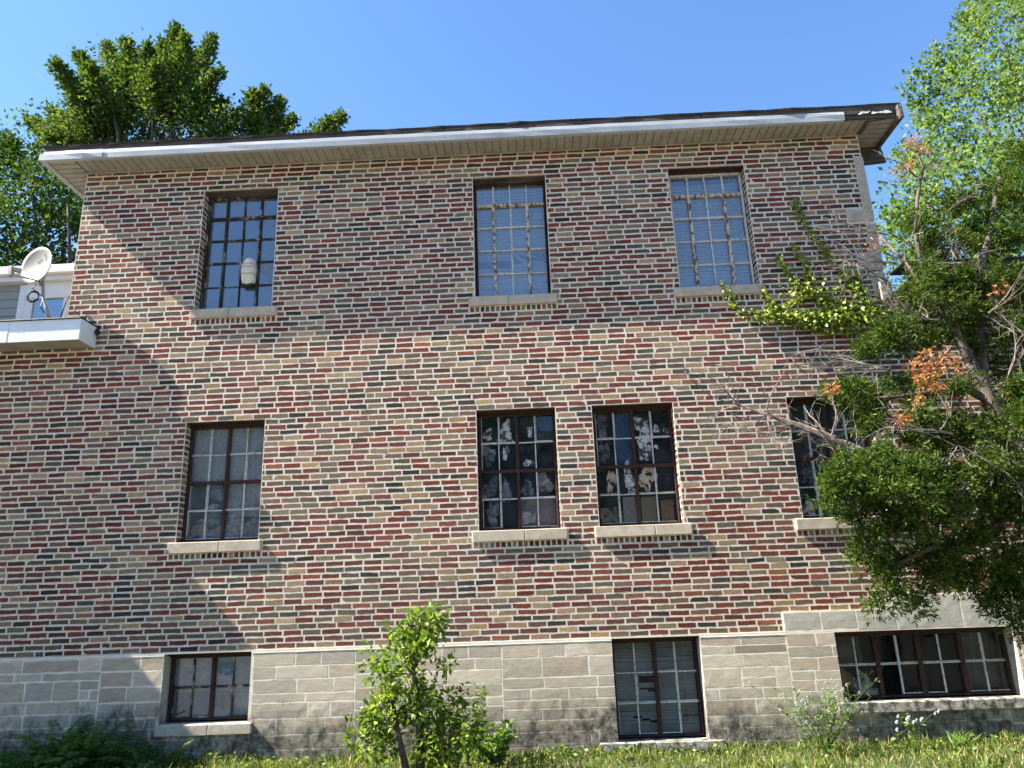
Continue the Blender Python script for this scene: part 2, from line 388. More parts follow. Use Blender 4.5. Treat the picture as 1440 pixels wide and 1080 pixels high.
# jamb returns with their own brick faces
for k,(l,r,t,b) in WIN.items():
    if k.endswith('0'): continue
    for x,sgn in ((l,1),(r,-1)):
        MJ=(lambda x,sgn: (lambda a,o,z:(x+sgn*o,a,z)))(x,sgn)
        sheet(mb,MJ,0,.30,b,t,[],0)
        for c in range(NC):
            z1,z0=zb(c),zb(c+1)
            if z0<b-.01 or z1>t+.01: continue
            add_brick(mb,MJ,-.006,.105 if c%2 else .205,z0,z1); 
            if c%2: add_brick(mb,MJ,.105,.25,z0,z1)
    mb.poly([(l,0,t),(r,0,t),(r,.30,t),(l,.30,t)],0)
# flank walls
ML=lambda a,o,z:(UXL-o,a,z)
MR=lambda a,o,z:(UXR+o,a,z)
MR2=lambda a,o,z:(LXR+o,a,z)
for M in (ML,MR):
    sheet(mb,M,0,8,4.6,zb(0)+.03,[],0)
    brick_field(mb,M,lambda k:(0.0,8.0) if zc(k)>4.65 else None,[(-1,.24,5.80,6.51),(-1,.24,5.2,5.6)] if M is MR else [])
sheet(mb,MR2,0,8,BASE,4.72,[],0)
brick_field(mb,MR2,lambda k:(0.0,8.0) if zc(k)<4.7 else None,[])
mb.poly([(LXL,8,0),(LXR,8,0),(LXR,8,4.72),(LXL,8,4.72)],0); mb.poly([(UXL,8,4.72),(UXR,8,4.72),(UXR,8,6.85),(UXL,8,6.85)],0)
mb.build('brick_wall',[MORTAR,BRICK],building)

# pale stone quoins at the right corner
mb=MB()
for (a,t,b) in QU:
    mb.box(a,UXR+.012,-.012,.24,b+.006,t-.006,0,None,.006,.002)
mb.build('corner_stone',SILL,building)

# ashlar base
mb=MB(); OUT=.036
SF=lambda a,o,z:(a,-OUT-o,z)
base_holes=[h for k,h in zip(WIN,holes) if k.endswith('0')]
sill_holes=[(-3.90,-2.915,.275,.392),(.543,1.763,-.02,.098),(2.895,LXR,.29,.392)]
top_holes=[(LXL,2.488,BASE,2),(2.488,3.40,S1,2),(3.40,LXR,S2,2)]
sheet(mb,SF,LXL,LXR,-.35,S2,base_holes+top_holes,0,0,(.72,.66,.55))
def stone_col():
    k=random.gauss(1,.10); return random.choice([(.40,.385,.345),(.44,.415,.36),(.38,.37,.335),(.46,.42,.35),(.42,.37,.315)]) and tuple(c*k for c in random.choice([(.44,.385,.305),(.48,.42,.335),(.40,.36,.295),(.50,.43,.335),(.43,.36,.275)]))
def add_stone(q,col):
    x0,x1,z0,z1=q
    if x1-x0<.03 or z1-z0<.025: return
    j=.0085
    x0+=j;x1-=j;z0+=j;z1-=j
    nx=max(2,int((x1-x0)/.07)); nz=max(1,int((z1-z0)/.06))
    p=random.uniform(.0018,.0028)
    vs=[];fs=[]
    for i in range(nx+1):
        for k in range(nz+1):
            e = i in(0,nx) or k in(0,nz)
            vs.append(SF(x0+(x1-x0)*i/nx+(random.gauss(0,.0028) if e else 0), max(.0004,p*(.35 if e else 1)+random.gauss(0,.0002 if e else .00045)), z0+(z1-z0)*k/nz+(random.gauss(0,.0028) if e else 0)))
    for i in range(nx):
        for k in range(nz):
            a=i*(nz+1)+k; fs.append((a,a+nz+1,a+nz+2,a+1))
    ring=[i*(nz+1) for i in range(nx+1)]+[nx*(nz+1)+k for k in range(1,nz+1)]+[i*(nz+1)+nz for i in range(nx-1,-1,-1)]+[k for k in range(nz-1,0,-1)]
    n0=len(vs)
    for r_ in ring: a,b_,c_=vs[r_]; vs.append((a,-OUT+.006,c_))
    L=len(ring)
    for i in range(L): fs.append((n0+i,n0+(i+1)%L,ring[(i+1)%L],ring[i]))
    mb.mesh(vs,fs,1,col)
lint=[(3.22,3.62,1.055,S1+.0),(3.62,4.28,1.055,S2-.004),(4.28,5.0,1.055,S2-.004),(2.488,2.86,BASE+.005,S1-.004),(2.86,3.22,BASE+.005,S1-.004)]
zones=[(LXL,2.488,BASE-.03),(2.488,3.40,1.052),(3.40,LXR,S2)]
x=LXL
while x<LXR:
    w=random.uniform(1.0,1.9); xe=min(x+w,LXR)
    for (s0,s1) in ((2.488,None),(3.4,None)):
        if x<s0<xe: xe=s0
    top=BASE-.030 if xe<=2.4881 else (1.052 if xe<=3.401 else S2-.004)
    z=top
    while z>-.25:
        h=random.choice((.085,.105,.125,.135,.15,.19)); 
        if z<.25: h=max(h,.12)
        q=x; 
        while q<xe-.01:
            L=random.uniform(.20,.62)
            if xe-(q+L)<.14: L=xe-q
            rr=[(q,q+L,z-h,z)]
            if h>.17 and random.random()<.5: rr=[(q,q+L,z-h/2,z),(q,q+L*.55,z-h,z-h/2),(q+L*.55,q+L,z-h,z-h/2)]
            for r0 in rr:
                r=[r0]
                for hh in base_holes+sill_holes+[(a,b,c-.005,d+.1) for (a,b,c,d) in lint]: r=subtract(r,hh)
                c=stone_col()
                for t_ in r: add_stone(t_,c)
            q+=L
        z-=h
    x=xe
for r in lint: add_stone(r,tuple(c*1.02 for c in (.40,.39,.35)))
# bevelled water table along the top, reveals of the openings
def ledge(x0,x1,z): 
    mb.mesh([(x0,-OUT-.004,z-.028),(x1,-OUT-.004,z-.028),(x1,-.002,z+.002),(x0,-.002,z+.002),(x0,-.002,z-.03),(x1,-.002,z-.03)],[(0,1,2,3),(0,4,5,1),(0,3,4),(1,5,2)],1,(.47,.44,.38))
for a,b in ((LXL,-3.875),(-2.967,.73),(1.62,2.488)): ledge(a,b,BASE)
for k,(l,r,t,b) in WIN.items():
    if not k.endswith('0'): continue
    for x in (l,r): mb.poly([(x,-OUT,b),(x,-OUT,t),(x,.3,t),(x,.3,b)],1,(.40,.385,.34))
    mb.poly([(l,-OUT,t),(r,-OUT,t),(r,.3,t),(l,.3,t)],1,(.3,.28,.24))
mb.poly([(2.488,-OUT,S1),(3.4,-OUT,S1),(3.4,0,S1),(2.488,0,S1)],1,(.45,.42,.36)); mb.poly([(3.4,-OUT,S2),(LXR,-OUT,S2),(LXR,0,S2),(3.4,0,S2)],1,(.45,.42,.36))
mb.poly([(2.488,-OUT,BASE-.03),(2.488,-OUT,S1),(2.488,0.001,S1),(2.488,0.001,BASE-.03)],1,(.42,.40,.35))
mb.poly([(3.4,-OUT,S1),(3.4,-OUT,S2),(3.4,0,S2),(3.4,0,S1)],1,(.42,.40,.35))
mb.build('stone_base',[STONE,STONE],building)

# dark rooms behind the glass
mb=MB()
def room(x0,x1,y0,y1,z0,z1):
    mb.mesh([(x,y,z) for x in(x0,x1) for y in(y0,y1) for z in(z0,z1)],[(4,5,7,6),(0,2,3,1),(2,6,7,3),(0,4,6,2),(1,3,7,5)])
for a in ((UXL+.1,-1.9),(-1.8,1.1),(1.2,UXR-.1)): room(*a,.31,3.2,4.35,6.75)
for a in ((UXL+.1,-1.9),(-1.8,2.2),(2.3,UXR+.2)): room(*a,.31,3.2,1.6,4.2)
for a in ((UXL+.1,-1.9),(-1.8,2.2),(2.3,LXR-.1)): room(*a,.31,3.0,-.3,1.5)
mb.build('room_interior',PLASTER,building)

# ------------------------------------------------------------------ windows
YF=.135
def window(key, cols, rows, thickv=(), thickh=(), frame=RUST, thick=RUST, thin=MUNTIN, glass=GLASS, tw=.034, tn=.011, sillmat=SILL, sill=None, label=None, vstart=0):
    l,r,t,b=WIN[key]; 
    fl,fr,ft,fb=l+.012,r-.012,t-.036,b+.012
    m_=MB(); fw=.019
    m_.box(fl,fl+fw,YF-.02,YF+.05,fb,ft,0,None,.003); m_.box(fr-fw,fr,YF-.02,YF+.05,fb,ft,0,None,.003)
    m_.box(fl+fw,fr-fw,YF-.02,YF+.05,ft-fw,ft,0,None,.003); m_.box(fl+fw,fr-fw,YF-.02,YF+.05,fb,fb+fw,0,None,.003)
    win=m_.build('window',frame,building)
    if label: win['label']=label
    il,ir,it,ib=fl+fw,fr-fw,ft-fw,fb+fw
    xs=[il+(ir-il)*i/cols for i in range(cols+1)]
    s=sum(rows); zs=[it]
    for q in rows: zs.append(zs[-1]-(it-ib)*q/s)
    for i in thickv: m_=MB(); m_.box(xs[i]-tw/2,xs[i]+tw/2,YF-.012,YF+.04,ib,zs[vstart],0,None,.003,.0012); m_.build('mullion',thick,win)
    for i in thickh: m_=MB(); m_.box(il,ir,YF-.016,YF+.04,zs[i]-tw*.5,zs[i]+tw*.5,0,None,.003,.0012); m_.build('transom',thick,win)
    m_=MB()
    for i in range(1,cols):
        for k in range(len(rows)):
            if i in thickv and k>=vstart: continue
            m_.box(xs[i]-tn/2,xs[i]+tn/2,YF,YF+.03,zs[k+1]+tn/2,zs[k]-tn/2,0,None,0,.0015)
    for k in range(1,len(rows)):
        if k in thickh: continue
        m_.box(il,ir,YF+.002,YF+.03,zs[k]-tn/2,zs[k]+tn/2,0,None,0,.0015)
    # putty line round every pane
    for i in range(cols):
        for k in range(len(rows)):
            if random.random()<.7:
                z=zs[k+1]+tn/2+.004; m_.box(xs[i]+.01,xs[i+1]-.01,YF+.006,YF+.02,z,z+.007,0,None,0,.002)
            if random.random()<.5:
                x=xs[i]+tn/2+.004; m_.box(x,x+.006,YF+.006,YF+.02,zs[k+1]+.01,zs[k]-.01,0,None,0,.002)
    m_.build('muntin',thin,win)
    m_=MB()
    for i in range(cols):
        for k in range(len(rows)):
            ax,az=random.gauss(0,.006),random.gauss(0,.008); xc,zm=(xs[i]+xs[i+1])/2,(zs[k]+zs[k+1])/2
            P=lambda x,z:(x,YF+.022+ax*(x-xc)+az*(z-zm),z)
            m_.poly([P(xs[i],zs[k+1]),P(xs[i+1],zs[k+1]),P(xs[i+1],zs[k]),P(xs[i],zs[k])])
    m_.build('glass',glass,win)
    m_=MB(); m_.box(l+.002,r-.002,.025,.20,t-.018,t-.003,0,None,.002,.002); m_.box(l+.002,r-.002,YF-.06,YF+.05,t-.035,t-.019,0,None,.003,.003)
    m_.build('lintel',RUST if key not in('A1','B1') else DARKWOOD,win)
    a,c,z0,z1,pr=sill
    m_=MB(); cut=a+(c-a)*random.choice((.45,.55,.62)); m_.box(a,cut-.0015,-pr,.18,z0,z1,0,None,.006,.0015); m_.box(cut+.0015,c,-pr,.18,z0+.001,z1-.001,0,None,.006,.0015)
    m_.build('sill',sillmat,win)
    return win,(il,ir,it,ib),xs,zs
def sl(k,p=.036): return (*SILLX[k],WIN[k][3]-.118,WIN[k][3]-.002,p)
def inside(box,u,v): l,r,t,b=box; return l+(r-l)*u, t-(t-b)*v
def blinds(win,box,y,mat,pitch=.0225,slat=.025,tilt=68,v0=0,v1=1,skip=lambda u,v:False,dip=.0):
    l,r,t,b=box; m_=MB(); z=t-(t-b)*v0; zend=t-(t-b)*v1; k=0
    ca,sa=math.cos(R(tilt))*slat/2,math.sin(R(tilt))*slat/2
    while z>zend:
        ph=random.gauss(0,.0016); tl=random.gauss(0,.0012)
        n=10
        for i in range(n):
            u0,u1=i/n,(i+1)/n; v=(t-z)/(t-b)
            if skip((u0+u1)/2,v): continue
            x0,x1=l+(r-l)*u0,l+(r-l)*u1
            d0,d1=(-dip*math.sin(math.pi*u0)+tl*(u0-.5)+ph),(-dip*math.sin(math.pi*u1)+tl*(u1-.5)+ph)
            m_.poly([(x0,y-ca,z+d0-sa),(x1,y-ca,z+d1-sa),(x1,y+ca,z+d1+sa),(x0,y+ca,z+d0+sa)])
        z-=pitch
    for u in (.12,.5,.88): m_.box(l+(r-l)*u-.002,l+(r-l)*u+.002,y-.014,y-.012,zend,t)
    return m_.build('blind',mat,win)
def curtain(win,box,y,mat,u0,u1,v0,v1,amp=.014,folds=9,label=None,ragged=0):
    m_=MB(); n=60; vs=[]; ph=random.uniform(0,6)
    nz=8
    for i in range(n+1):
        u=u0+(u1-u0)*i/n
        rg=random.uniform(-ragged,ragged)
        for k in range(nz+1):
            v=v0+(v1-v0+rg)*k/nz; x,z=inside(box,u,v)
            vs.append((x,y+amp*math.sin(folds*2*math.pi*(i/n)+ph+.5*math.sin(k*.6))+.006*math.sin(k+i*.3),z))
    fs=[(i*(nz+1)+k,i*(nz+1)+k+1,(i+1)*(nz+1)+k+1,(i+1)*(nz+1)+k) for i in range(n) for k in range(nz)]
    m_.mesh(vs,fs); o=m_.build('curtain',mat,win,True)
    if label: o['label']=label
    return o
def flakes(win,box,spots,mat=PEELW):
    "ragged remnants of paint and paper stuck to the panes"
    for (u,v,ru,rv,*o) in spots:
        m_=MB()
        x,z=inside(box,u,v); n=26; ph=[random.uniform(0,6.3) for _ in range(4)]
        rx,rz=ru*(box[1]-box[0]),rv*(box[2]-box[3]); ring=[]
        for i in range(n):
            a=2*math.pi*i/n; q=.95+.22*math.sin(2*a+ph[0])+.2*math.sin(3*a+ph[1])+.14*math.sin(7*a+ph[2])+random.uniform(-.14,.1)
            ring.append((x+rx*q*math.cos(a),YF+.0175-random.uniform(0,.0008),z+rz*q*math.sin(a)))
        c=(x,YF+.0172,z)
        m_.mesh([c]+ring,[(0,1+i,1+(i+1)%n) for i in range(n)]); m_.build('paint_flake',mat,win)

R5=(.9,1,1,1.02,1.02)
wA1,bA1,xA1,zA1=window('A1',4,R5,(1,3),(1,),DARKPEEL,DARKPEEL,DARKPEEL,GLASS,.022,.009,SILL,sl('A1'))
flakes(wA1,bA1,[(.12,.05,.08,.012),(.40,.03,.12,.012),(.25,.055,.05,.01),(.5,.62,.06,.12),(.88,.66,.09,.1),(.4,.9,.03,.09),(.72,.47,.02,.05)],SMEAR)
wB1,bB1,xB1,zB1=window('B1',4,R5,(1,3),(1,),RUST,PALEPEEL,MUNTIN,GLASS,.036,.012,SILL,sl('B1'),None,1)
gap=lambda u,v:(.60<v<.72 and ((u>.5 and v<.70-.0*u) or (u<.32 and v>.665) or (u>.32 and v>.67))) and not (u>.5 and v>.70)
blinds(wB1,bB1,.185,BLIND,skip=gap,dip=.004)
m_=MB()
for (ua,va,ub,vb) in ((.16,.67,.24,.82),(.54,.61,.74,.71),(.56,.60,.86,.645),(.55,.63,.70,.705),(.60,.66,.95,.70)):
    xa,za=inside(bB1,ua,va); xb,zb_=inside(bB1,ub,vb); dz=.011; m_=MB()
    m_.poly([(xa,.172,za-dz),(xb,.174,zb_-dz),(xb,.178,zb_+dz),(xa,.176,za+dz)]); m_.build('broken_slat',BLIND,wB1)
wC1,bC1,xC1,zC1=window('C1',4,R5,(1,3),(1,),MUNTIN,PALEPEEL,MUNTIN,GLASS,.036,.014,SILL,sl('C1'),None,1)
blinds(wC1,bC1,.20,BLIND,dip=.002,tilt=66,v0=.06)
R4=(1,1.03,1,1.03)
wA2,bA2,xA2,zA2=window('A2',4,R4,(2,),(2,),RUST,RUST,MUNTIN,GLASSCURT,.034,.010,SILL,sl('A2'))
curtain(wA2,bA2,.20,CURTAIN,0,1,-.02,.50,.012,10,'grey net curtain across the upper panes')
curtain(wA2,bA2,.215,CURTAIN,.52,1,.49,.80,.012,5)
flakes(wA2,bA2,[(.36,.60,.10,.05),(.33,.72,.12,.03),(.62,.88,.12,.12)],SMEAR)
wB2,bB2,xB2,zB2=window('B2',4,R4,(2,),(2,),RUST,RUST,MUNTIN,GLASSDIM,.036,.010,SILL,sl('B2'))
flakes(wB2,bB2,[(.10,.16,.07,.05),(.36,.14,.09,.09),(.36,.215,.1,.02),(.68,.14,.05,.05),(.65,.43,.07,.035),(.34,.33,.05,.06)])
flakes(wB2,bB2,[(.10,.34,.1,.1),(.12,.66,.1,.12),(.33,.68,.06,.13),(.14,.88,.1,.1),(.60,.92,.1,.07),(.86,.62,.12,.09),(.62,.66,.1,.06)],SMEAR)
curtain(wB2,bB2,.27,LILAC,.52,1.0,.72,1.0,.004,2,'pinkish board behind the lower right panes',.02)
wC2,bC2,xC2,zC2=window('C2',4,R4,(2,),(2,),RUST,RUST,MUNTIN,GLASSDIM,.036,.010,SILL,sl('C2'))
flakes(wC2,bC2,[(.64,.15,.10,.11),(.64,.35,.11,.10),(.66,.26,.10,.06),(.40,.58,.08,.10),(.42,.68,.06,.09),(.82,.17,.05,.03),(.95,.19,.03,.03),(.80,.33,.03,.02),(.58,.08,.03,.03)])
flakes(wC2,bC2,[(.17,.63,.06,.11),(.60,.64,.08,.08),(.66,.58,.1,.1)],PEELTAN)
flakes(wC2,bC2,[(.08,.38,.08,.13),(.1,.12,.1,.1)],SMEAR)
curtain(wC2,bC2,.225,TARP,.26,.49,.0,.475,.006,3,'blue sheet hung behind two panes')
wD2,bD2,xD2,zD2=window('D2',4,R4,(2,),(2,),RUST,RUST,MUNTIN,GLASSDIM,.040,.014,SILL,sl('D2'))
curtain(wD2,bD2,.24,DARKCURT,0,1,-.02,.66,.012,9); curtain(wD2,bD2,.255,DARKCURT,.3,1,.6,1,.012,6)
flakes(wD2,bD2,[(.12,.93,.1,.07),(.62,.9,.12,.06)])
wA0,bA0,xA0,zA0=window('A0',4,(1,1),(2,),(),RUST,RUST,DARKPEEL,GLASSLOW,.036,.012,SILL,(-3.895,-2.918,.285,.388,.075))
curtain(wA0,bA0,.20,FILM,0,1,-.02,.58,.006,3,'cloudy film over the upper panes')
curtain(wA0,bA0,.21,FILM,.76,1,.56,1,.006,1)
flakes(wA0,bA0,[(.62,.24,.012,.02),(.62,.28,.014,.02),(.24,.62,.014,.05),(.25,.75,.012,.05),(.42,.985,.08,.02)])
wC0,bC0,xC0,zC0=window('C0',4,(1,1,1.02),(2,),(),RUST,RUST,MUNTIN,GLASSDARK,.042,.011,SILLOLD,(.545,1.762,.006,.096,.085))
blinds(wC0,bC0,.225,DUSTBLIND,dip=.006,tilt=48,skip=lambda u,v:(.26<u<.5 and .36<v<.46) or (.26<u<.5 and .50<v<.50+.16*(u-.2) and u>.3) or (.24<u<.5 and .80<v-.25*(u-.24)<.83))
m_=MB(); random.seed(5)
x0,z0=inside(bC0,.80,.815)
for ch in range(9):   # small worn sticker lettering, no longer readable
    m_.box(x0+ch*.017,x0+ch*.017+.011,YF+.012,YF+.014,z0-.006+random.uniform(-.002,.002),z0+.016+random.uniform(-.004,.002))
m_.build('worn_sticker',CABLE,wC0)
wD0,bD0,xD0,zD0=window('D0',8,(1,1.04),(2,4,6),(),RUST,RUST,MUNTIN,GLASSDARK,.044,.012,SILLOLD,(2.897,LXR-.02,.295,.389,.09))
curtain(wD0,bD0,.30,DARKCURT,.0,.20,.0,.5,.01,3); curtain(wD0,bD0,.30,DARKCURT,.78,1,.0,1,.01,4)

# things standing inside on the window boards
def board_thing(name,label,cat,u,v,box,y): x,z=inside(box,u,v); return empty(name,(x,y,z),label,cat)
x,z=inside(bA1,.64,.79)
e=empty('padded_bundle',(x,.115,z),'cream padded bundle stuffed through a pane of the upper window with dark bars','bundle')
m_=MB(); vs=[]; n=20; K=16
for k in range(K+1):
    a=math.pi*k/K; zz=.175*(1-math.cos(a)); rr=.086*(math.sin(a)**.42 if 0<k<K else 0)*(1-.05*math.cos(5*a))
    for i in range(n):
        th=2*math.pi*i/n; q=1+.06*math.sin(3*th+k*.5)+random.uniform(-.02,.02)
        vs.append((x+rr*q*math.cos(th)*1.08,.115+rr*q*math.sin(th)*.8,z-.01+zz))
fs=[(k*n+i,k*n+(i+1)%n,(k+1)*n+(i+1)%n,(k+1)*n+i) for k in range(K) for i in range(n)]
m_.mesh(vs,fs); m_.build('padding',CREAM,e,True)
m_=MB()
for zz in (.12,.21,.25): 
    ring=[(x+.0945*math.cos(2*math.pi*i/24)*1.03,.115+.079*math.sin(2*math.pi*i/24),z+zz+.004*math.sin(i)) for i in range(25)]
    m_.tube(ring,.004,n=5)
m_.build('cord',TANB,e)
m_=MB(); m_.box(x-.07,x+.07,.08,.15,z-.035,z+.015,0,None,.012); m_.build('underside',CABLE,e)
def cardbox(name,label,u0,u1,v0,box,mat,cat='box',y=.20,d=.16):
    x0,zt=inside(box,u0,v0); x1,zb_=inside(box,u1,1.0)
    e=empty(name,((x0+x1)/2,y,zb_),label,cat)
    m_=MB(); m_.box(x0,x1,y,y+d,zb_-.02,zt,0,None,.003); m_.build('carton',mat,e)
    m_=MB(); h=.045
    m_.mesh([(x0,y,zt),(x1,y,zt),(x1+.01,y-.012,zt-h),(x0+.01,y-.014,zt-h*.9)],[(0,1,2,3)])
    m_.mesh([(x0,y,zt+.001),(x0,y+d,zt+.001),(x0-.03,y+d,zt+.04),(x0-.035,y,zt+.035)],[(0,1,2,3)])
    m_.build('flap',mat,e); return e
cardbox('cardboard_box','brown cardboard box in the bottom corner pane beside the tan board',.80,.965,.80,bC2,CARD)
def panel(name,label,u0,u1,v0,v1,box,mat,y=.185,cat='board'):
    x0,zt=inside(box,u0,v0); x1,zb_=inside(box,u1,v1)
    m_=MB(); m_.box(x0,x1,y,y+.008,zb_-.02,zt,0,None,.002,.003); o=m_.build(name,mat); return tag(o,label,cat)
panel('lilac_board','pale lilac board leaning inside the window that has the blue sheet',.31,.52,.765,1,bC2,LILAC)
panel('tan_board','tan board leaning inside the glass next to the brown cardboard box',.54,.76,.77,1,bC2,TANB,.178)
def heap(name,label,u0,u1,vt,box,n,y=.20,mat=PAPER):
    m_=MB()
    for i in range(n):
        u=random.uniform(u0,u1); k=random.random()**1.5; x,z=inside(box,u,1-(1-vt)*k*random.uniform(.6,1))
        a=Vector((random.gauss(0,1),random.gauss(0,.5),random.gauss(0,.6))).normalized()*random.uniform(.04,.11); b_=a.orthogonal().normalized()*random.uniform(.02,.05)
        c=Vector((x,y+random.uniform(0,.12),z)); q=[c-a-b_,c-b_*.8,c+a-b_,c+a+b_,c+b_*1.1,c-a+b_]
        q=[p+Vector((random.gauss(0,.008),random.gauss(0,.012),random.gauss(0,.008))) for p in q]
        q=[Vector((min(max(p.x,box[0]+.005),box[1]-.005),max(p.y,.172),max(p.z,box[3]-.02))) for p in q]
        m_.mesh(q,[(0,1,4,5),(1,2,3,4)])
    o=m_.build(name,mat); return tag(o,label,'paper')
heap('crumpled_papers','crumpled old papers heaped inside the sill below the grey net curtain',.02,.98,.80,bA2,75)
heap('crumpled_papers','crumpled papers piled behind the corner pane left of the lilac board',.02,.29,.86,bC2,40)
heap('white_papers','white paper sheets fanned out behind the long basement window',.13,.23,.62,bD0,26)
x,z=inside(bD0,.075,.80)
m_=MB(); vs=[]
for k in range(9):
    a=math.pi*k/8
    for i in range(14): th=2*math.pi*i/14; vs.append((x+.12*math.sin(a)*math.cos(th),.36+.08*math.sin(a)*math.sin(th),z+.13*math.cos(a)*(1+.08*math.sin(th*2))))
m_.mesh(vs,[(k*14+i,k*14+(i+1)%14,(k+1)*14+(i+1)%14,(k+1)*14+i) for k in range(8) for i in range(14)])
tag(m_.build('brown_sack',CARD,None,True),'rounded brown sack in the leftmost panes of the long basement window','sack')

# ------------------------------------------------------------------ roof and eaves
EZ=6.815; EX0,EX1,EY=-5.77,4.50,-.30
mb=MB()
# shingled hip roof with a ragged front edge
def roofpt(x,y,d=0): 
    h=7.0+.20*min(y-(EY-.05),8.4-y+.0, x-(EX0-.05)+.02, (EX1+.06)-x+.02)
    return (x,y,h+d)
n=64; top=[];bot=[]
xs=[EX0-.05+(EX1+.11-EX0)*i/n for i in range(n+1)]
edge=[]
w=0
for i in range(n+1):
    w=.8*w+random.gauss(0,.0022); edge.append(w)
ys=[EY-.045,EY+.25,1,2.2,3.4,4.05,4.7,6,7.3,8.4]
vs=[];fs=[]
for j,y in enumerate(ys):
    for i,x in enumerate(xs):
        p=roofpt(x,y); vs.append((p[0],p[1]+(random.gauss(0,.005) if j==0 else 0),p[2]+(edge[i] if j<2 else random.gauss(0,.004))))
m0=len(vs)
for i,x in enumerate(xs): p=vs[i]; vs.append((p[0],p[1]+.004,p[2]-.026+random.gauss(0,.0025)))
for j in range(len(ys)-1):
    for i in range(n): a=j*(n+1)+i; fs.append((a,a+1,a+n+2,a+n+1))
for i in range(n): fs.append((m0+i,m0+i+1,i+1,i))
mb.mesh(vs,fs)
roof=mb.build('roof',SHINGLE,building)
# dark drip board under the shingles
mb=MB()
for a,b,z in ((EX0-.02,-4.4,6.965),(-4.39,-.9,6.97),(-.89,2.2,6.965),(2.21,EX1,6.965)):
    mb.box(a,b,EY-.03,EY+.02,z-.085,z+.022,0,None,.003,.0015)
mb.box(3.86,EX1+.02,EY-.015,EY+.02,6.83,6.885,0,None,.004,.004)
mb.build('drip_board',DARKWOOD,roof)
mb=MB()   # white aluminium cover of the fascia, three lapped lengths
for a,b,d0,d1 in ((EX0-.01,-5.05,.004,.010),(-5.06,.88,.0,.003),(.86,3.88,.006,.002)):
    N_=max(3,int((b-a)/.35)); vs=[]
    for i in range(N_+1):
        x=a+(b-a)*i/N_; d=d0+(d1-d0)*i/N_; s=random.gauss(0,.0025)
        for (yy,zz) in ((EY-.036-d,6.918),(EY-.040-d+s,6.87+random.gauss(0,.002)),(EY-.036-d,EZ-.012),(EY+.01,EZ-.014)): vs.append((x,yy,zz))
    mb.mesh(vs,[(i*4+k,i*4+4+k,i*4+5+k,i*4+1+k) for i in range(N_) for k in range(3)])
mb.box(EX0-.02,EX0+.005,EY-.035,8.4,EZ-.012,6.92,0,None,.002)       # left side
mb.box(EX0-.11,EX0-.025,EY+.02,8.2,EZ+.03,EZ+.12,0,None,.006)          # side gutter
mb.build('fascia',ALU,roof)
mb=MB()   # grooved soffit panels
def soffit_front(x0,x1,y0,y1):
    x=x0
    while x<x1:
        w=.098; e=min(x+w,x1)
        if e-x<.01: break
        dz=random.gauss(0,.0012)
        mb.mesh([(x,y0,EZ+dz),(x,y1,EZ+dz),(e-.012,y1,EZ+dz),(e-.012,y0,EZ+dz),(e-.008,y0,EZ+.010),(e-.008,y1,EZ+.010),(e-.001,y1,EZ+.010),(e-.001,y0,EZ+.010)],
                [(0,1,2,3),(3,2,5,4),(4,5,6,7)])
        x=e
soffit_front(UXL+.02,UXR-.02,EY,.0)
y=EY
while y<8.3:
    e=y+.098
    for (x0,x1) in ((EX0,UXL),(UXR+.02,EX1)) if y<.22 else ((EX0,UXL),):
        mb.mesh([(x0,y,EZ+.001),(x1,y,EZ+.001),(x1,e-.012,EZ+.001),(x0,e-.012,EZ+.001),(x0,e-.008,EZ+.01),(x1,e-.008,EZ+.01),(x1,e-.001,EZ+.01),(x0,e-.001,EZ+.01)],[(0,3,2,1),(3,4,5,2),(4,7,6,5)])
    y=e
mb.box(EX0+.004,EX1-.004,EY+.012,8.3,EZ+.014,EZ+.02)
mb.box(UXL-.0,UXR,-.022,-.002,EZ-.022,EZ-.002,0,None,.003)     # trim against the brick
mb.build('soffit',SOFFIT,roof)
mb=MB()   # blackened boards at the broken right end
mb.box(EX1+.0,EX1+.045,EY-.10,.30,EZ-.045,6.955,0,None,.006,.006)
mb.box(EX1-.34,EX1-.30,EY+.0,-.01,EZ-.012,EZ+.004,0,None,.003,.004)
mb.mesh([(UXR+.01,EY+.02,EZ-.002),(EX1,EY-.06,EZ-.006),(EX1,EY-.03,EZ-.006),(UXR+.01,EY+.06,EZ-.002)],[(0,1,2,3)])
mb.mesh([(UXR+.002,.302,EZ-.235),(EX1+.12,.302,EZ-.20),(EX1+.07,.302,EZ+.05),(UXR+.002,.302,EZ+.05),(UXR+.002,.345,EZ-.235),(EX1+.12,.345,EZ-.20),(EX1+.07,.345,EZ+.05),(UXR+.002,.345,EZ+.05)],[(0,1,2,3),(5,4,7,6),(0,4,5,1),(1,5,6,2),(3,2,6,7)]); mb.box(UXR+.002,EX1+.0,.35,8.3,EZ-.04,EZ+.0,0,None,.004,.01)
mb.build('rake_board',DARKWOOD,roof)
mb=MB()
for i in range(22):
    xx=random.uniform(4.05,4.42); zz=6.895+random.gauss(0,.010); r_=random.uniform(.004,.017)
    mb.box(xx-r_*1.6,xx+r_*1.6,EY-.036,EY-.031,zz-r_*.6,zz+r_*.6,0,None,.001,.0015)
mb.build('bird_droppings',FLAKE,roof)
mb=MB()   # downspout elbow at the left corner
mb.tube([(EX0-.07,1.0,EZ+.03),(EX0-.07,1.0,EZ-.05),(EX0+.02,1.0,EZ-.13),(UXL-.09,1.02,EZ-.20),(UXL-.06,1.02,EZ-.3),(UXL-.06,1.02,4.8)],.045,n=8)
mb.build('downspout',ALU,roof,True)

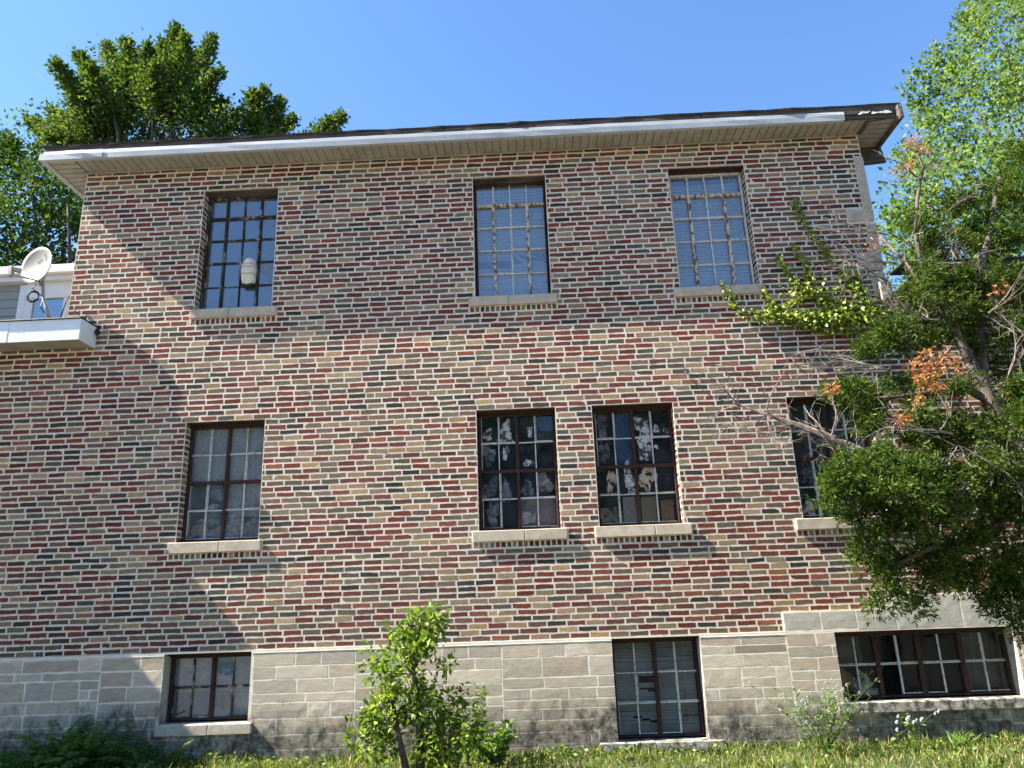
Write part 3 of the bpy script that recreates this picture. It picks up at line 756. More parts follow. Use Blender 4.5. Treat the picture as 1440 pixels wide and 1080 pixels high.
# ------------------------------------------------------------------ flat ledge at the left, porch roof beyond the frame
def ledge_thing(x0,x1,z0,z1,fasc,parentname,topmat=TAR):
    mb=MB(); mb.box(x0,x1,-.345,0,z1,z1+.018,0,None,.003,.004); lr=mb.build(parentname,topmat,building)
    mb=MB(); d=-.325
    xj=[x0+.02,x0+(x1-x0)*.60,-5.87 if x1<0 else x0+(x1-x0)*.735,x1]
    for a,b in zip(xj[:-1],xj[1:]): mb.box(a,b-.003,d-random.uniform(0,.003),d+.012,z0-.004,z1-.002,0,None,.002,.001)
    mb.box(x1-.012,x1,d+.013,-.004,z0-.004,z1-.002,0,None,.002)
    for i in range(8): 
        xx=random.uniform(-6.6,x1-.05) if x1<0 else random.uniform(x0,x1-.05); mb.box(xx-.004,xx+.004,d-.004,d-.001,z0+.12,z0+.128,0,None,.001)
    mb.build('fascia',fasc,lr)
    mb=MB(); y=d+.02
    while y<-.01: mb.box(x0,x1-.02,y,min(y+.092,-.004),z0+.004,z0+.012,0,None,.002); y+=.1
    mb.build('soffit',SOFFIT if fasc is ALULIT else DARKWOOD,lr)
    return lr
lr=ledge_thing(LXL,-5.04,*LEDGEL,ALULIT,'ledge_roof')
mb=MB()   # crumpled flashing where the ledge meets the brick
pts=[(-5.46,-.05,4.80),(-5.36,-.10,4.775),(-5.27,-.16,4.765),(-5.18,-.09,4.745),(-5.10,-.05,4.74),(-5.03,-.03,4.70),(-5.0,-.03,4.63)]
for a,b in zip(pts[:-1],pts[1:]):
    mb.mesh([(a[0],a[1],a[2]),(b[0],b[1],b[2]),(b[0],-.004,b[2]+.02),(a[0],-.004,a[2]+.025),(a[0],a[1]-.04,a[2]-.045),(b[0],b[1]-.03,b[2]-.05)],[(0,1,2,3),(4,5,1,0)])
mb.build('flashing',TAR,lr)
mb=MB(); mb.box(LXL,-7.72,-2.2,-.345,4.47,4.72,0,None,.004); mb.box(-7.718,-6.42,-.53,-.345,4.472,4.718,0,None,.004); mb.build('porch_roof',ALU,building)
mb=MB()
for px_ in (-7.9,-10.1,-12.3): mb=MB(); mb.box(px_-.07,px_+.07,-2.15,-2.01,-.1,4.47,0,None,.006); mb.build('porch_post',VINYL,building)
ledge_thing(UXR+.06,LXR,*LEDGER,DARKWOOD,'ledge_roof')
mb=MB(); mb.poly([(UXR,0,4.73),(LXR,0,4.73),(LXR,8,4.73),(UXR,8,4.73)]); mb.box(4.06,4.19,-.07,.0,4.62,4.84,0,None,.008,.003); mb.build('flat_roof',[SILLOLD],building)

# ------------------------------------------------------------------ siding annex
annex=empty('siding_annex',(-7.1,.6,4.72),'grey sided upstairs annex with a white framed window left of the brick corner','annex')
mb=MB(); Y=.62; z=4.73
while z<5.62:
    mb.mesh([(-9,Y-.012,z),(-5.1,Y-.012,z),(-5.1,Y,z+.115),(-9,Y,z+.115),(-9,Y,z),(-5.1,Y,z)],[(0,1,2,3),(4,5,1,0)]); z+=.115
mb.box(-9,-5.1,Y+.001,4,4.72,5.7); mb.build('siding_wall',SIDING,annex)
mb=MB(); WX0,WX1,WZ0,WZ1=-6.40,-5.2,4.86,5.40
mb.box(WX0-.09,WX0,Y-.04,Y,4.74,5.60,0,None,.004)
mb.box(WX0,WX1,Y-.045,Y,WZ1,5.62,0,None,.004); mb.box(WX0,WX1,Y-.045,Y,4.74,WZ0-.0,0,None,.004)
for a,b in ((WX0,WX0+.10),(-5.90,-5.83),(-5.28,-5.2)): mb.box(a,b,Y-.04,Y+.0,WZ0,WZ1,0,None,.004)
aw=mb.build('window',VINYL,annex)
mb=MB(); mb.poly([(WX0+.1,Y-.018,WZ0),(-5.9,Y-.018,WZ0),(-5.9,Y-.014,WZ1),(WX0+.1,Y-.014,WZ1)]); mb.poly([(-5.83,Y-.018,WZ0),(-5.28,Y-.018,WZ0),(-5.28,Y-.016,WZ1),(-5.83,Y-.016,WZ1)]); mb.build('glass',GLASSNEW,aw)
mb=MB(); mb.box(-6.3,-6.24,Y-.012,Y-.002,WZ0,WZ1); mb.box(-6.235,-5.9,Y-.009,Y-.002,WZ0,WZ1); mb.build('dark_screen',CABLE,aw)
mb=MB(); mb.box(-9,-5.15,Y-.12,Y-.0,5.62,5.68,0,None,.004); mb.box(-9,-5.15,Y-.19,Y-.04,5.681,5.80,0,None,.012); mb.build('gutter',VINYL,annex)
mb=MB(); mb.mesh([(-9.3,Y-.16,5.805),(-5.44,Y-.16,5.805),(-5.44,4,6.25),(-9.3,4,6.25),(-9.3,Y-.16,5.78),(-5.44,Y-.16,5.78)],[(0,1,2,3),(4,5,1,0)]); mb.build('roof',SHINGLE,annex)

# ------------------------------------------------------------------ satellite dish
dish=empty('satellite_dish',(-5.55,-.15,4.74),'off white satellite dish on a bent mast standing on the white ledge','satellite dish')
C0=at(53,374,-.16)
tc=(EYEP-C0).normalized(); ri=(RIGHT-tc*RIGHT.dot(tc)).normalized(); upv=tc.cross(ri)
nrm=(tc*.556+(ri*-.85+upv*.53)*.831).normalized()
u=(ri-nrm*ri.dot(nrm)).normalized(); v=nrm.cross(u)
if v.z<0: v=-v
mb=MB(); vs=[];fs=[]; n=40; K=8
tilt=R(0)
ua=u*math.cos(tilt)+v*math.sin(tilt); va=-u*math.sin(tilt)+v*math.cos(tilt)
for side in (0,1):
    for k in range(K+1):
        q=k/K
        for i in range(n):
            a=2*math.pi*i/n; vs.append(C0+ua*(.235*q*math.cos(a))+va*(.235*q*math.sin(a))+nrm*(.045*q*q-.022-(.006 if side else 0)))
for side in (0,1):
    o=side*(K+1)*n
    for k in range(K):
        for i in range(n): fs.append((o+k*n+i,o+k*n+(i+1)%n,o+(k+1)*n+(i+1)%n,o+(k+1)*n+i))
o=(K+1)*n
for i in range(n): fs.append((K*n+i,K*n+(i+1)%n,o+K*n+(i+1)%n,o+K*n+i))
mb.mesh(vs,fs); refl=mb.build('reflector',DISH,dish,True)
mb=MB()
def onface(a,b): q=math.hypot(a/.225,b/.255); return C0+ua*a+va*b+nrm*(.045*q*q-.0205)
def mark(a0,a1,b0,b1): mb.poly([onface(a0,b0),onface(a1,b0),onface(a1,b1),onface(a0,b1)])
for i in range(4): mark(-.012+i*.021,-.012+i*.021+.013,.052,.085-(i%2)*.008)
mark(-.012,.07,.040,.045)
for i in range(6):
    a0,a1=R(-55+i*18),R(-55+(i+1)*18)
    mb.poly([onface(.075+.05*math.cos(a0),.07+.05*math.sin(a0)),onface(.075+.062*math.cos(a0),.07+.062*math.sin(a0)),onface(.075+.062*math.cos(a1),.07+.062*math.sin(a1)),onface(.075+.05*math.cos(a1),.07+.05*math.sin(a1))])
mb.build('emblem',GREYP,refl)
mb=MB(); base=at(72,453,-.16); base.z=4.74; k1=at(61,418,-.14); k2=at(60,395,-.12)
mb.tube([base,base.lerp(k1,.5),k1+Vector((.01,0,-.04)),k1,k2],.021,.021,10); mb.box(base.x-.06,base.x+.06,-.22,-.10,4.738,4.75,0,None,.003)
mb.tube([base+Vector((-.03,.0,.06)),base+Vector((-.03,0,.0))],.012,n=6)
mb.build('mast',GALV,dish,True)
mb=MB(); mb.tube([k2+Vector((.0,-.0,.03)),C0-nrm*.04+Vector((.02,0,-.05)),C0-nrm*.055],.03,.03,8); mb.build('bracket',GALV,dish)
tip=at(15,386,-.30); st=C0-va*.22-nrm*.01
mb=MB(); mb.tube([k2+Vector((-.02,-.01,-.06)),st,tip],.014,.011,8); mb.build('feed_arm',GALV,dish)
mb=MB(); mb.box(tip.x-.025,tip.x+.025,tip.y-.03,tip.y+.03,tip.z-.02,tip.z+.10,0,None,.006); mb.tube([tip+Vector((.02,.0,.07)),tip+Vector((.085,.05,.06))],.028,.034,10); mb.build('receiver',GALV,dish)
mb=MB(); cl=at(46,418,-.2)
for q in (0,.6,1.1): mb.tube([cl+Vector((.07*(1-.1*q)*math.cos(a*.45+q)+.015*q,-.01*q,.065*math.sin(a*.45+q)+.01*q)) for a in range(15)],.006,n=5)
mb.tube([k1,at(57,432,-.17),at(66,447,-.2),at(80,455,-.2)],.007,n=5); mb.tube([st,at(45,405,-.3),at(56,414,-.2),k1],.006,n=5)
mb.tube([at(83,455,-.1),at(87,440,-.06),at(93,425,-.03),at(100,412,.2)],.006,n=5); mb.tube([at(84,455,-.12),at(86,445,-.1),at(91,430,-.05)],.005,n=5)
mb.build('cable',CABLE,dish)

# ------------------------------------------------------------------ ground
gn=np.concatenate([np.array([-400,-150,-60,-30,-15]),np.linspace(-10,10,41),np.array([15,30,60,150,400])])
gm=np.concatenate([np.array([-400,-150,-60,-30,-15]),np.linspace(-10,2,25),np.array([10,30,60,150,600])])
def gz(x,y): 
    z=.13*max(0,min(1,(-x-2.2)/3.2))*max(0,min(1,(y+3.0)/1.6))
    if y<-2: z+=0
    return z+(.012*math.sin(x*3.1+y*2)+.01*math.sin(x*7.3-y*5) if abs(x)<11 and y>-3 else 0)
mb=MB(); nn=len(gm)
mb.mesh([(float(x),float(y),gz(x,y)-.02) for x in gn for y in gm],[(i*nn+k,(i+1)*nn+k,(i+1)*nn+k+1,i*nn+k+1) for i in range(len(gn)-1) for k in range(nn-1)])
tag(mb.build('ground',GROUNDM,None,True),kind='structure')
BOUNCELOT=surf('bounce_gravel',(.17,.148,.115),(.28,.25,.20),6,.95,.5,.02,60)  # pale ground added out of view, bounces sunlight into the shaded wall
mb=MB(); n=40; vs=[(-34+68*i/n,-3.3+.18*math.sin(i*1.3)+.1*math.sin(i*3.1),.004) for i in range(n+1)]+[(-34+68*i/n,-17.5+.3*math.sin(i*.9),.004) for i in range(n+1)]
mb.mesh(vs,[(n+1+i,n+2+i,i+1,i) for i in range(n)]); tag(mb.build('added_bounce_lot',BOUNCELOT),kind='structure')

# ------------------------------------------------------------------ foliage helpers
def leafmesh(name, P, D, size, mat, parent=None, wid=.5, fold=.12, seed=0, mid=.45):
    rng=np.random.default_rng(seed); n=len(P); P=np.asarray(P,float); D=np.asarray(D,float)
    D/= (np.linalg.norm(D,axis=1,keepdims=True)+1e-9)
    q=rng.normal(size=(n,3)); S=np.cross(D,q); S/= (np.linalg.norm(S,axis=1,keepdims=True)+1e-9); Nn=np.cross(S,D)
    s=(size*rng.uniform(.65,1.3,n))[:,None] if np.isscalar(size) else np.asarray(size)[:,None]
    V=np.empty((n,4,3)); V[:,0]=P; V[:,1]=P+D*s*mid+S*s*wid*.5+Nn*s*fold; V[:,2]=P+D*s; V[:,3]=P+D*s*mid-S*s*wid*.5+Nn*s*fold
    me=bpy.data.meshes.new(name); me.vertices.add(n*4); me.vertices.foreach_set('co',V.reshape(-1).astype(np.float32))
    me.loops.add(n*4); me.loops.foreach_set('vertex_index',np.arange(n*4,dtype=np.int32))
    me.polygons.add(n); me.polygons.foreach_set('loop_start',np.arange(0,n*4,4,dtype=np.int32)); me.polygons.foreach_set('loop_total',np.full(n,4,dtype=np.int32))
    me.materials.append(mat); me.update(calc_edges=True); me.validate()
    return link(bpy.data.objects.new(name,me),parent)
def clumps(rng, masses, per_area, sig, n_each):
    "masses: (centre, (rx,ry,rz)); leaf clumps spread through each ellipsoid, denser at its skin"
    P=[];D=[];C=[]
    for c,rad in masses:
        rad=np.array(rad); c=np.array(c); k=max(3,int(per_area*(rad[0]*rad[2]+rad[0]*rad[1]*.5+rad[1]*rad[2]*.5)))
        d=rng.normal(size=(k,3)); d/=np.linalg.norm(d,axis=1,keepdims=True); r=rng.uniform(.25,1.08,k)**.55
        cc=c+d*r[:,None]*rad; C.append(cc)
        for j in range(k):
            m=int(n_each*rng.uniform(.5,1.5)); g=rng.normal(size=(m,3))*sig*rng.uniform(.6,1.3); P.append(cc[j]+g)
            D.append(g/sig*.7+d[j]*.6+rng.normal(size=(m,3))*.8+np.array([0,0,-.15]))
    return np.concatenate(P),np.concatenate(D),np.concatenate(C)
def shoots(rng, lines, dens, width, taper=.35):
    "leafy shoots along lines (base, tip)"
    P=[];D=[]
    for a,b in lines:
        a=np.array(a);b=np.array(b);L=np.linalg.norm(b-a);n=int(dens*L); t=rng.uniform(0,1,n)
        w=width*(1-(1-taper)*t)[:,None]; o=rng.normal(size=(n,3))*w
        P.append(a+(b-a)*t[:,None]+o); D.append(o/width+((b-a)/L)*.5+rng.normal(size=(n,3))*.6)
    return np.concatenate(P),np.concatenate(D)
def limbs(mb,start,ends,r0,r1,rng,n=5,sag=.1):
    for e in ends:
        s=Vector(start); e=Vector(e); m_=s.lerp(e,.5)+Vector(rng.normal(size=3)*(e-s).length*sag); m2=s.lerp(e,.75)+Vector(rng.normal(size=3)*(e-s).length*sag*.6)
        mb.tube([s,s.lerp(m_,.5),m_,m2,e],r0,r1,n)
def twigs(mb, p, d, L, r, rng, depth=2, n=4, crook=.35):
    p=Vector(p); d=Vector(d).normalized(); pts=[p]; k=5
    for i in range(k):
        d=(d+Vector(rng.normal(size=3))*crook*.5).normalized(); pts.append(pts[-1]+d*(L/k))
    mb.tube(pts,r,r*.35,n)
    if depth>0:
        for i in range(rng.integers(3,6)):
            j=rng.integers(1,k+1); dd=(d+Vector(rng.normal(size=3))*.8).normalized(); twigs(mb,pts[j],dd,L*rng.uniform(.35,.6),r*.5,rng,depth-1,n,crook)

# ------------------------------------------------------------------ trees behind the house
rng=np.random.default_rng(3)
def px(x,y,Y,dy=0): p=at(x,y,Y+dy); return (p.x,p.y,p.z)
Yb=12.0
t=empty('maple_tree',(px(200,200,Yb)[0],Yb,0),'tall maple with feathery upright shoots rising behind the roof','tree')
tips=[(78,87,(130,170)),(110,75,(150,150)),(150,63,(175,140)),(177,57,(190,140)),(208,63,(205,140)),(248,38,(235,130)),(230,58,(225,140)),(263,50,(250,130)),(300,53,(262,140)),(310,100,(262,160)),(317,143,(270,170)),(372,125,(360,190)),(357,130,(352,190)),(395,142,(365,195)),(413,167,(360,200)),(482,162,(430,215)),(465,172,(430,215)),(40,170,(110,210)),(72,155,(120,200)),(95,110,(150,180)),(125,92,(160,160)),(280,80,(240,150)),(60,190,(120,215)),(335,160,(290,200)),(192,75,(190,150)),(165,85,(180,160)),(290,120,(240,170)),(140,110,(170,180)),(220,90,(215,160)),(255,95,(230,160)),(100,140,(150,190))]
Ls=[]
for (x,y,b) in tips:
    dy=rng.uniform(-1.6,1.6); Ls.append((px(*b,Yb,dy*.5),px(x,y,Yb,dy)))
P1,D1=shoots(rng,Ls,720,.22,.33)
k=mpp(Yb)
ms=[(px(x,y,Yb,rng.uniform(-.7,.7)),(a*k,1.1,b*k)) for x,y,a,b in ((200,195,80,55),(140,205,55,36),(250,195,55,42),(200,160,40,32),(120,185,50,32),(300,185,50,34),(90,200,40,24),(260,150,36,34),(150,150,36,34),(240,110,26,30),(165,110,24,28),(340,195,46,24),(335,215,50,22),(385,215,45,22),(90,210,40,30),(430,222,40,14),(150,280,90,60),(250,290,100,60),(380,300,90,60))]
P2,D2,C2=clumps(rng,ms,13,.26,34)
leafmesh('crown',np.concatenate([P1,P2]),np.concatenate([D1,D2]),.132,L_MAPLE,t,.62,.12,1)
mb=MB(); bx=px(200,300,Yb); mb.tube([(bx[0],Yb,-.1),(bx[0]+.1,Yb,5),(bx[0],Yb,10),(bx[0],Yb,14)],.42,.16,10)
limbs(mb,(bx[0],Yb,9.5),[a for a,b in Ls],.10,.03,rng); 
for a,b in Ls: mb.tube([a,b],.03,.008,4)
mb.build('trunk',BARK,t,True)

Yd=9.0; k=mpp(Yd)
t=empty('maple_tree',(px(30,300,Yd)[0],Yd,0),'darker dense maple behind the white annex and satellite dish','tree')
ms=[(px(x,y,Yd,rng.uniform(-1.2,1.2)),(a*k,1.8,b*k)) for x,y,a,b in ((10,260,60,55),(70,270,45,45),(85,330,40,40),(20,330,70,45),(-50,300,70,80),(95,285,28,34),(40,225,28,18),(60,400,70,50),(-100,260,60,60),(0,420,80,60))]
P2,D2,C2=clumps(rng,ms,17,.22,38)
P1,D1=shoots(rng,[(px(8,240,Yd),px(12,190,Yd)),(px(20,240,Yd),px(18,198,Yd)),(px(0,240,Yd),px(-8,196,Yd)),(px(45,240,Yd),px(52,208,Yd))],300,.18,.4)
leafmesh('crown',np.concatenate([P1,P2]),np.concatenate([D1,D2]),.125,L_DARK,t,.62,.12,2)
mb=MB(); bx=px(20,330,Yd); mb.tube([(bx[0],Yd,-.1),(bx[0],Yd,4),(bx[0],Yd,8)],.34,.15,10); limbs(mb,(bx[0],Yd,5.5),[c for c,_ in ms],.10,.03,rng); mb.build('trunk',BARK,t,True)

Yl=5.5; k=mpp(Yl)
t=empty('lime_green_tree',(px(1420,300,Yl)[0]+1.2,Yl,0),'bright lime green tree behind the right corner of the building','tree')
ms=[(px(x,y,Yl,rng.uniform(-1.0,1.0)),(a*k,1.4,b*k)) for x,y,a,b in ((1410,60,55,70),(1370,150,60,55),(1330,200,45,45),(1430,180,60,70),(1350,260,60,50),(1420,290,60,60),(1290,270,34,40),(1285,330,32,34),(1360,340,70,50),(1440,380,70,60),(1480,100,70,90),(1480,250,70,80),(1340,420,80,50),(1410,-20,40,40),(1500,0,80,70),(1255,330,20,24))]
P2,D2,C2=clumps(rng,ms,30,.15,30)
P1,D1=shoots(rng,[(px(a,b,Yl),px(c,d,Yl)) for a,b,c,d in ((1350,110,1318,62),(1350,130,1302,75),(1340,140,1275,105),(1330,140,1290,88),(1330,160,1268,122),(1390,40,1368,0),(1380,50,1350,18),(1370,70,1345,30),(1320,180,1278,140),(1300,250,1262,215),(1350,100,1325,88),(1360,90,1340,48),(1290,300,1248,290))],170,.10,.5)
leafmesh('crown',np.concatenate([P1,P2]),np.concatenate([D1,D2]),.10,L_LIME,t,.6,.14,3)
mb=MB(); bx=px(1420,300,Yl); bx=(bx[0]+1.2,Yl,0); mb.tube([(bx[0],Yl,-.1),(bx[0]-.1,Yl,4),(bx[0],Yl,8),(bx[0],Yl,11)],.3,.08,9)
limbs(mb,(bx[0]-.05,Yl,5.0),[c for c,_ in ms],.075,.02,rng,5,.08); mb.build('trunk',BARK,t,True)

# ------------------------------------------------------------------ old cedar in front of the right end
Yc=-1.5; k=mpp(Yc)
ced=empty('cedar_tree',(px(1525,1060,Yc)[0],Yc,0),'old leaning cedar with brown dead tufts in front of the right wall end','tree')
masses=[(1185,680,42,26,-1.9),(1235,655,50,30,-1.8),(1290,640,60,32,-1.6),(1270,690,75,36,-1.9),(1350,690,75,42,-1.7),(1425,700,60,50,-1.5),(1300,740,75,36,-1.7),(1215,725,40,26,-1.8),(1240,770,36,34,-1.7),(1245,825,26,30,-1.7),(1300,790,50,26,-1.6),(1296,838,22,20,-1.6),(1360,780,60,40,-1.6),(1390,820,45,36,-1.5),(1425,850,30,45,-1.5),(1440,790,50,50,-1.4),
 (1185,548,30,20,-1.5),(1230,560,50,26,-1.4),(1270,590,46,26,-1.5),(1215,590,34,20,-1.5),(1290,545,34,20,-1.3),(1205,500,26,12,-1.2),(1330,600,50,30,-1.3),
 (1280,470,50,24,-1.4),(1330,450,60,30,-1.3),(1300,425,40,20,-1.4),(1390,470,50,40,-1.3),(1430,520,40,50,-1.3),(1440,600,40,60,-1.2),(1250,470,26,16,-1.3),
 (1300,390,34,24,-1.2),(1360,400,50,26,-1.2),(1420,400,46,40,-1.1),(1290,330,26,26,-.9),(1330,345,40,30,-.9),(1390,330,50,46,-.8),(1430,300,40,60,-.8),(1345,290,30,26,-.8),(1400,260,40,34,-.7),(1440,210,30,36,-.6),
 (1415,655,36,26,-1.9),(1425,585,26,22,-1.9),(1380,610,26,18,-1.7),(1360,545,22,14,-1.7),(1440,545,24,22,-1.9),(1310,610,30,18,-1.5),
 (1510,700,70,90,-1.4),(1560,560,90,90,-1.2),(1540,400,90,90,-1.0),(1530,250,60,80,-.8),(1500,820,60,60,-1.4)]
ms=[(px(x,y,Y),(a*k*.93,.16+.30*a*k,b*k*.90)) for x,y,a,b,Y in masses]
P,D,C=clumps(rng,ms,112,.052,50)
D=D*np.array([1,1,.8])+np.array([-.25,-.15,.25])
# every point carries a little fan of three narrow sprays
n0=len(P); Pf=np.repeat(P,5,axis=0)+rng.normal(size=(n0*5,3))*.006; Df=np.repeat(D,5,axis=0)/np.linalg.norm(np.repeat(D,5,axis=0),axis=1,keepdims=True)+rng.normal(size=(n0*5,3))*.5
leafmesh('foliage',Pf,Df,.048,L_CEDAR,ced,.24,.05,4,.6)
# browned tufts
ru=[(1283,200,14,10,-.8),(1278,228,14,8,-.8),(1298,215,10,8,-.8),(1265,240,6,5,-.8),(1310,505,12,16,-1.8),(1325,520,14,10,-1.8),(1300,525,16,10,-1.8),(1345,512,12,12,-1.8),(1285,520,7,7,-1.8),(1315,540,16,8,-1.8),(1293,562,9,5,-1.9),(1232,345,6,6,-1.0),(1405,405,7,6,-1.6),(1172,548,6,6,-1.7),(1263,590,5,5,-1.8),(1335,495,6,14,-1.8)]
ms=[(px(x,y,Y),(a*k,.09,b*k)) for x,y,a,b,Y in ru]
P,D,C=clumps(rng,ms,330,.022,9)
o=leafmesh('dead_foliage',np.repeat(P,3,axis=0),np.repeat(D,3,axis=0)+rng.normal(size=(len(P)*3,3))*.7,.045,L_RUSTY,ced,.22,.05,5,.6)
mb=MB()
T=[px(1530,1090,Yc),px(1515,960,Yc),px(1490,820,Yc),px(1450,690,Yc),px(1418,610,Yc),px(1390,560,Yc),px(1365,510,Yc),px(1345,470,-1.4),px(1340,420,-1.3)]
mb.tube(T[:4],.14,.085,10); mb.tube(T[3:7],.085,.05,10); mb.tube(T[6:],.05,.025,8)
mb.tube([px(1385,555,Yc),px(1378,480,-1.3),px(1372,400,-1.1),px(1392,330,-.9),px(1405,250,-.8)],.06,.025,7)
mb.tube([px(1345,470,-1.4),px(1310,420,-1.3),px(1275,370,-1.1),px(1235,330,-.8)],.035,.012,6)
mb.tube([px(1300,390,-1.0),px(1288,330,-.9),px(1290,280,-.8),px(1298,235,-.8),px(1284,195,-.8)],.028,.008,6)
mb.tube([px(1440,640,Yc),px(1390,700,-1.6),px(1320,690,-1.7),px(1240,670,-1.8)],.05,.015,6)
mb.tube([px(1440,700,Yc),px(1380,760,-1.6),px(1310,770,-1.7),px(1250,800,-1.7)],.05,.012,6)
mb.tube([px(1395,565,Yc),px(1345,540,-1.5),px(1290,555,-1.5),px(1230,560,-1.5)],.045,.012,6)
mb.build('trunk',BARK,ced,True)
mb=MB()
# long bare limb and fine dead twigs
limb=[px(1300,665,-1.5),px(1245,650,-1.5),px(1205,632,-1.5),px(1160,612,-1.45),px(1120,597,-1.4),px(1080,584,-1.35),px(1040,570,-1.3)]
mb.tube(limb[:4],.050,.034,7); mb.tube(limb[3:],.034,.008,6)
for j in range(2,7):
    for q in range(4): twigs(mb,limb[j],(rng.uniform(-1,.1),rng.uniform(-.3,.4),rng.uniform(-.9,.6)),rng.uniform(.22,.55),.008,rng,2,4)
for (x,y,Y,d,L) in ((1230,640,-1.6,(-.1,-.2,-1),.4),(1170,612,-1.5,(.4,-.1,1),.4),(1250,330,-1.1,(-1,0,.3),.5),(1260,370,-1.1,(-1,0,.1),.7),(1250,395,-1.1,(-1,.1,.4),.6),(1275,370,-1.1,(-1,0,.9),.4),(1300,420,-1.3,(-1,0,-.2),.5),(1330,300,-.9,(.7,-.1,.5),.4),(1250,520,-1.6,(-1,0,.3),.5),(1210,495,-1.3,(-1,.1,.1),.5),(1380,380,-1.6,(-.6,-.2,.2),.5),(1390,440,-1.7,(.6,-.3,.5),.5),(1410,560,-1.8,(.3,-.3,1),.6),(1430,620,-1.8,(.1,-.4,-.9),.6),(1340,610,-1.8,(-1,-.2,.1),.6),(1420,640,-1.8,(-1,-.1,-.1),.8),(1320,450,-1.6,(-1,-.2,.2),.5),(1290,250,-.8,(-.5,0,.8),.4),(1295,240,-.8,(.6,0,.6),.4)):
    for q in range(2): twigs(mb,px(x,y,Y),d,L,.009,rng,2,4)
mb.build('dead_branches',DEADW,ced)

# ------------------------------------------------------------------ creeper on the wall
vine=empty('wall_creeper',(4.98,-.08,0),'yellow green creeper fanning out over the brick below the upper right window','creeper')
paths=[[(1238,456),(1185,448),(1140,455),(1100,450),(1065,441),(1042,438),(1030,425),(1022,412),(1013,398)],[(1235,440),(1196,400),(1165,362),(1142,332),(1128,310),(1119,290),(1116,280)],[(1210,450),(1150,425),(1110,390),(1092,362)],[(1190,440),(1136,405),(1132,372),(1112,345)],[(1130,455),(1085,430),(1068,405)],[(1225,445),(1180,425),(1145,412),(1110,428),(1080,440)],[(1220,430),(1205,395),(1190,375)],[(1240,465),(1200,470),(1160,466),(1120,458)]]
P=[];D=[]; mb=MB()
for pa in paths:
    pts=[Vector(px(x,y,-.02)) for x,y in pa]; mb.tube(pts,.007,.003,5)
    for a,b in zip(pts[:-1],pts[1:]):
        n=int((b-a).length*230)
        for i in range(n):
            q=a.lerp(b,random.random()); w=.026
            P.append((q.x+random.gauss(0,w),-.015-abs(random.gauss(0,.030)),q.z+random.gauss(0,w*.7))); D.append((random.gauss(0,.7),-.5+random.gauss(0,.4),-.5+random.gauss(0,.6)))
for (x,y,a,b,n) in ((1130,448,55,9,380),(1170,452,55,10,460),(1120,412,22,12,70),(1165,408,30,14,80),(1210,440,28,16,150)):
    for i in range(n):
        q=px(x+random.gauss(0,a*.6),y+random.gauss(0,b*.6),0); P.append((q[0],-.015-abs(random.gauss(0,.045)),q[2])); D.append((random.gauss(0,.7),-.5+random.gauss(0,.4),-.5+random.gauss(0,.6)))
mb.tube([(4.98,-.08,0),(4.97,-.06,1.6),(4.6,-.03,3.2),(4.25,-.03,4.2),tuple(px(1240,462,-.03))],.016,.01,6)
leafmesh('ivy_leaves',P,D,.044,L_IVY,vine,.85,.10,6,.4)
mb.build('stem',TWIGM,vine)

# ------------------------------------------------------------------ small plants along the wall
Ys=-1.0; k=mpp(Ys)
sap=empty('sapling',(px(575,1090,Ys)[0],Ys,0),'young twin stemmed sapling with glossy green leaves growing before the stone base','sapling')
ms=[(px(x,y,Ys,rng.uniform(-.08,.08)),(a*k,.17,b*k)) for x,y,a,b in ((592,880,26,24),(606,868,18,16),(578,900,34,20),(556,925,30,22),(600,905,22,22),(545,950,18,18),(572,955,22,18),(552,985,22,20),(540,1005,26,22),(575,990,26,18),(608,985,24,20),(625,1010,28,30),(640,1040,26,30),(612,1040,24,22),(530,1020,20,14),(505,1030,14,12),(515,1050,22,12),(545,1045,16,10),(620,1070,34,26),(640,990,14,16),(655,1030,14,22),(630,940,6,10),(520,925,8,8))]
P,D,C=clumps(rng,ms,440,.038,7)
D=D+np.array([0,-.3,-.25]); leafmesh('foliage',P,D,.072,L_SAP,sap,.44,.14,7,.42)
mb=MB(); mb.tube([px(588,1110,Ys),px(592,1060,Ys),px(588,1000,Ys),px(582,950,Ys),px(586,905,Ys),px(592,870,Ys)],.040,.010,8)
mb.tube([px(578,1110,Ys-.05),px(566,1060,Ys-.05),px(557,1015,Ys-.05),px(552,985,Ys)],.034,.016,8)
limbs(mb,px(588,1010,Ys),[c for c,_ in ms[6:]],.007,.003,rng,4); limbs(mb,px(582,950,Ys),[c for c,_ in ms[:6]],.007,.003,rng,4)
mb.build('trunk',BARK,sap,True)
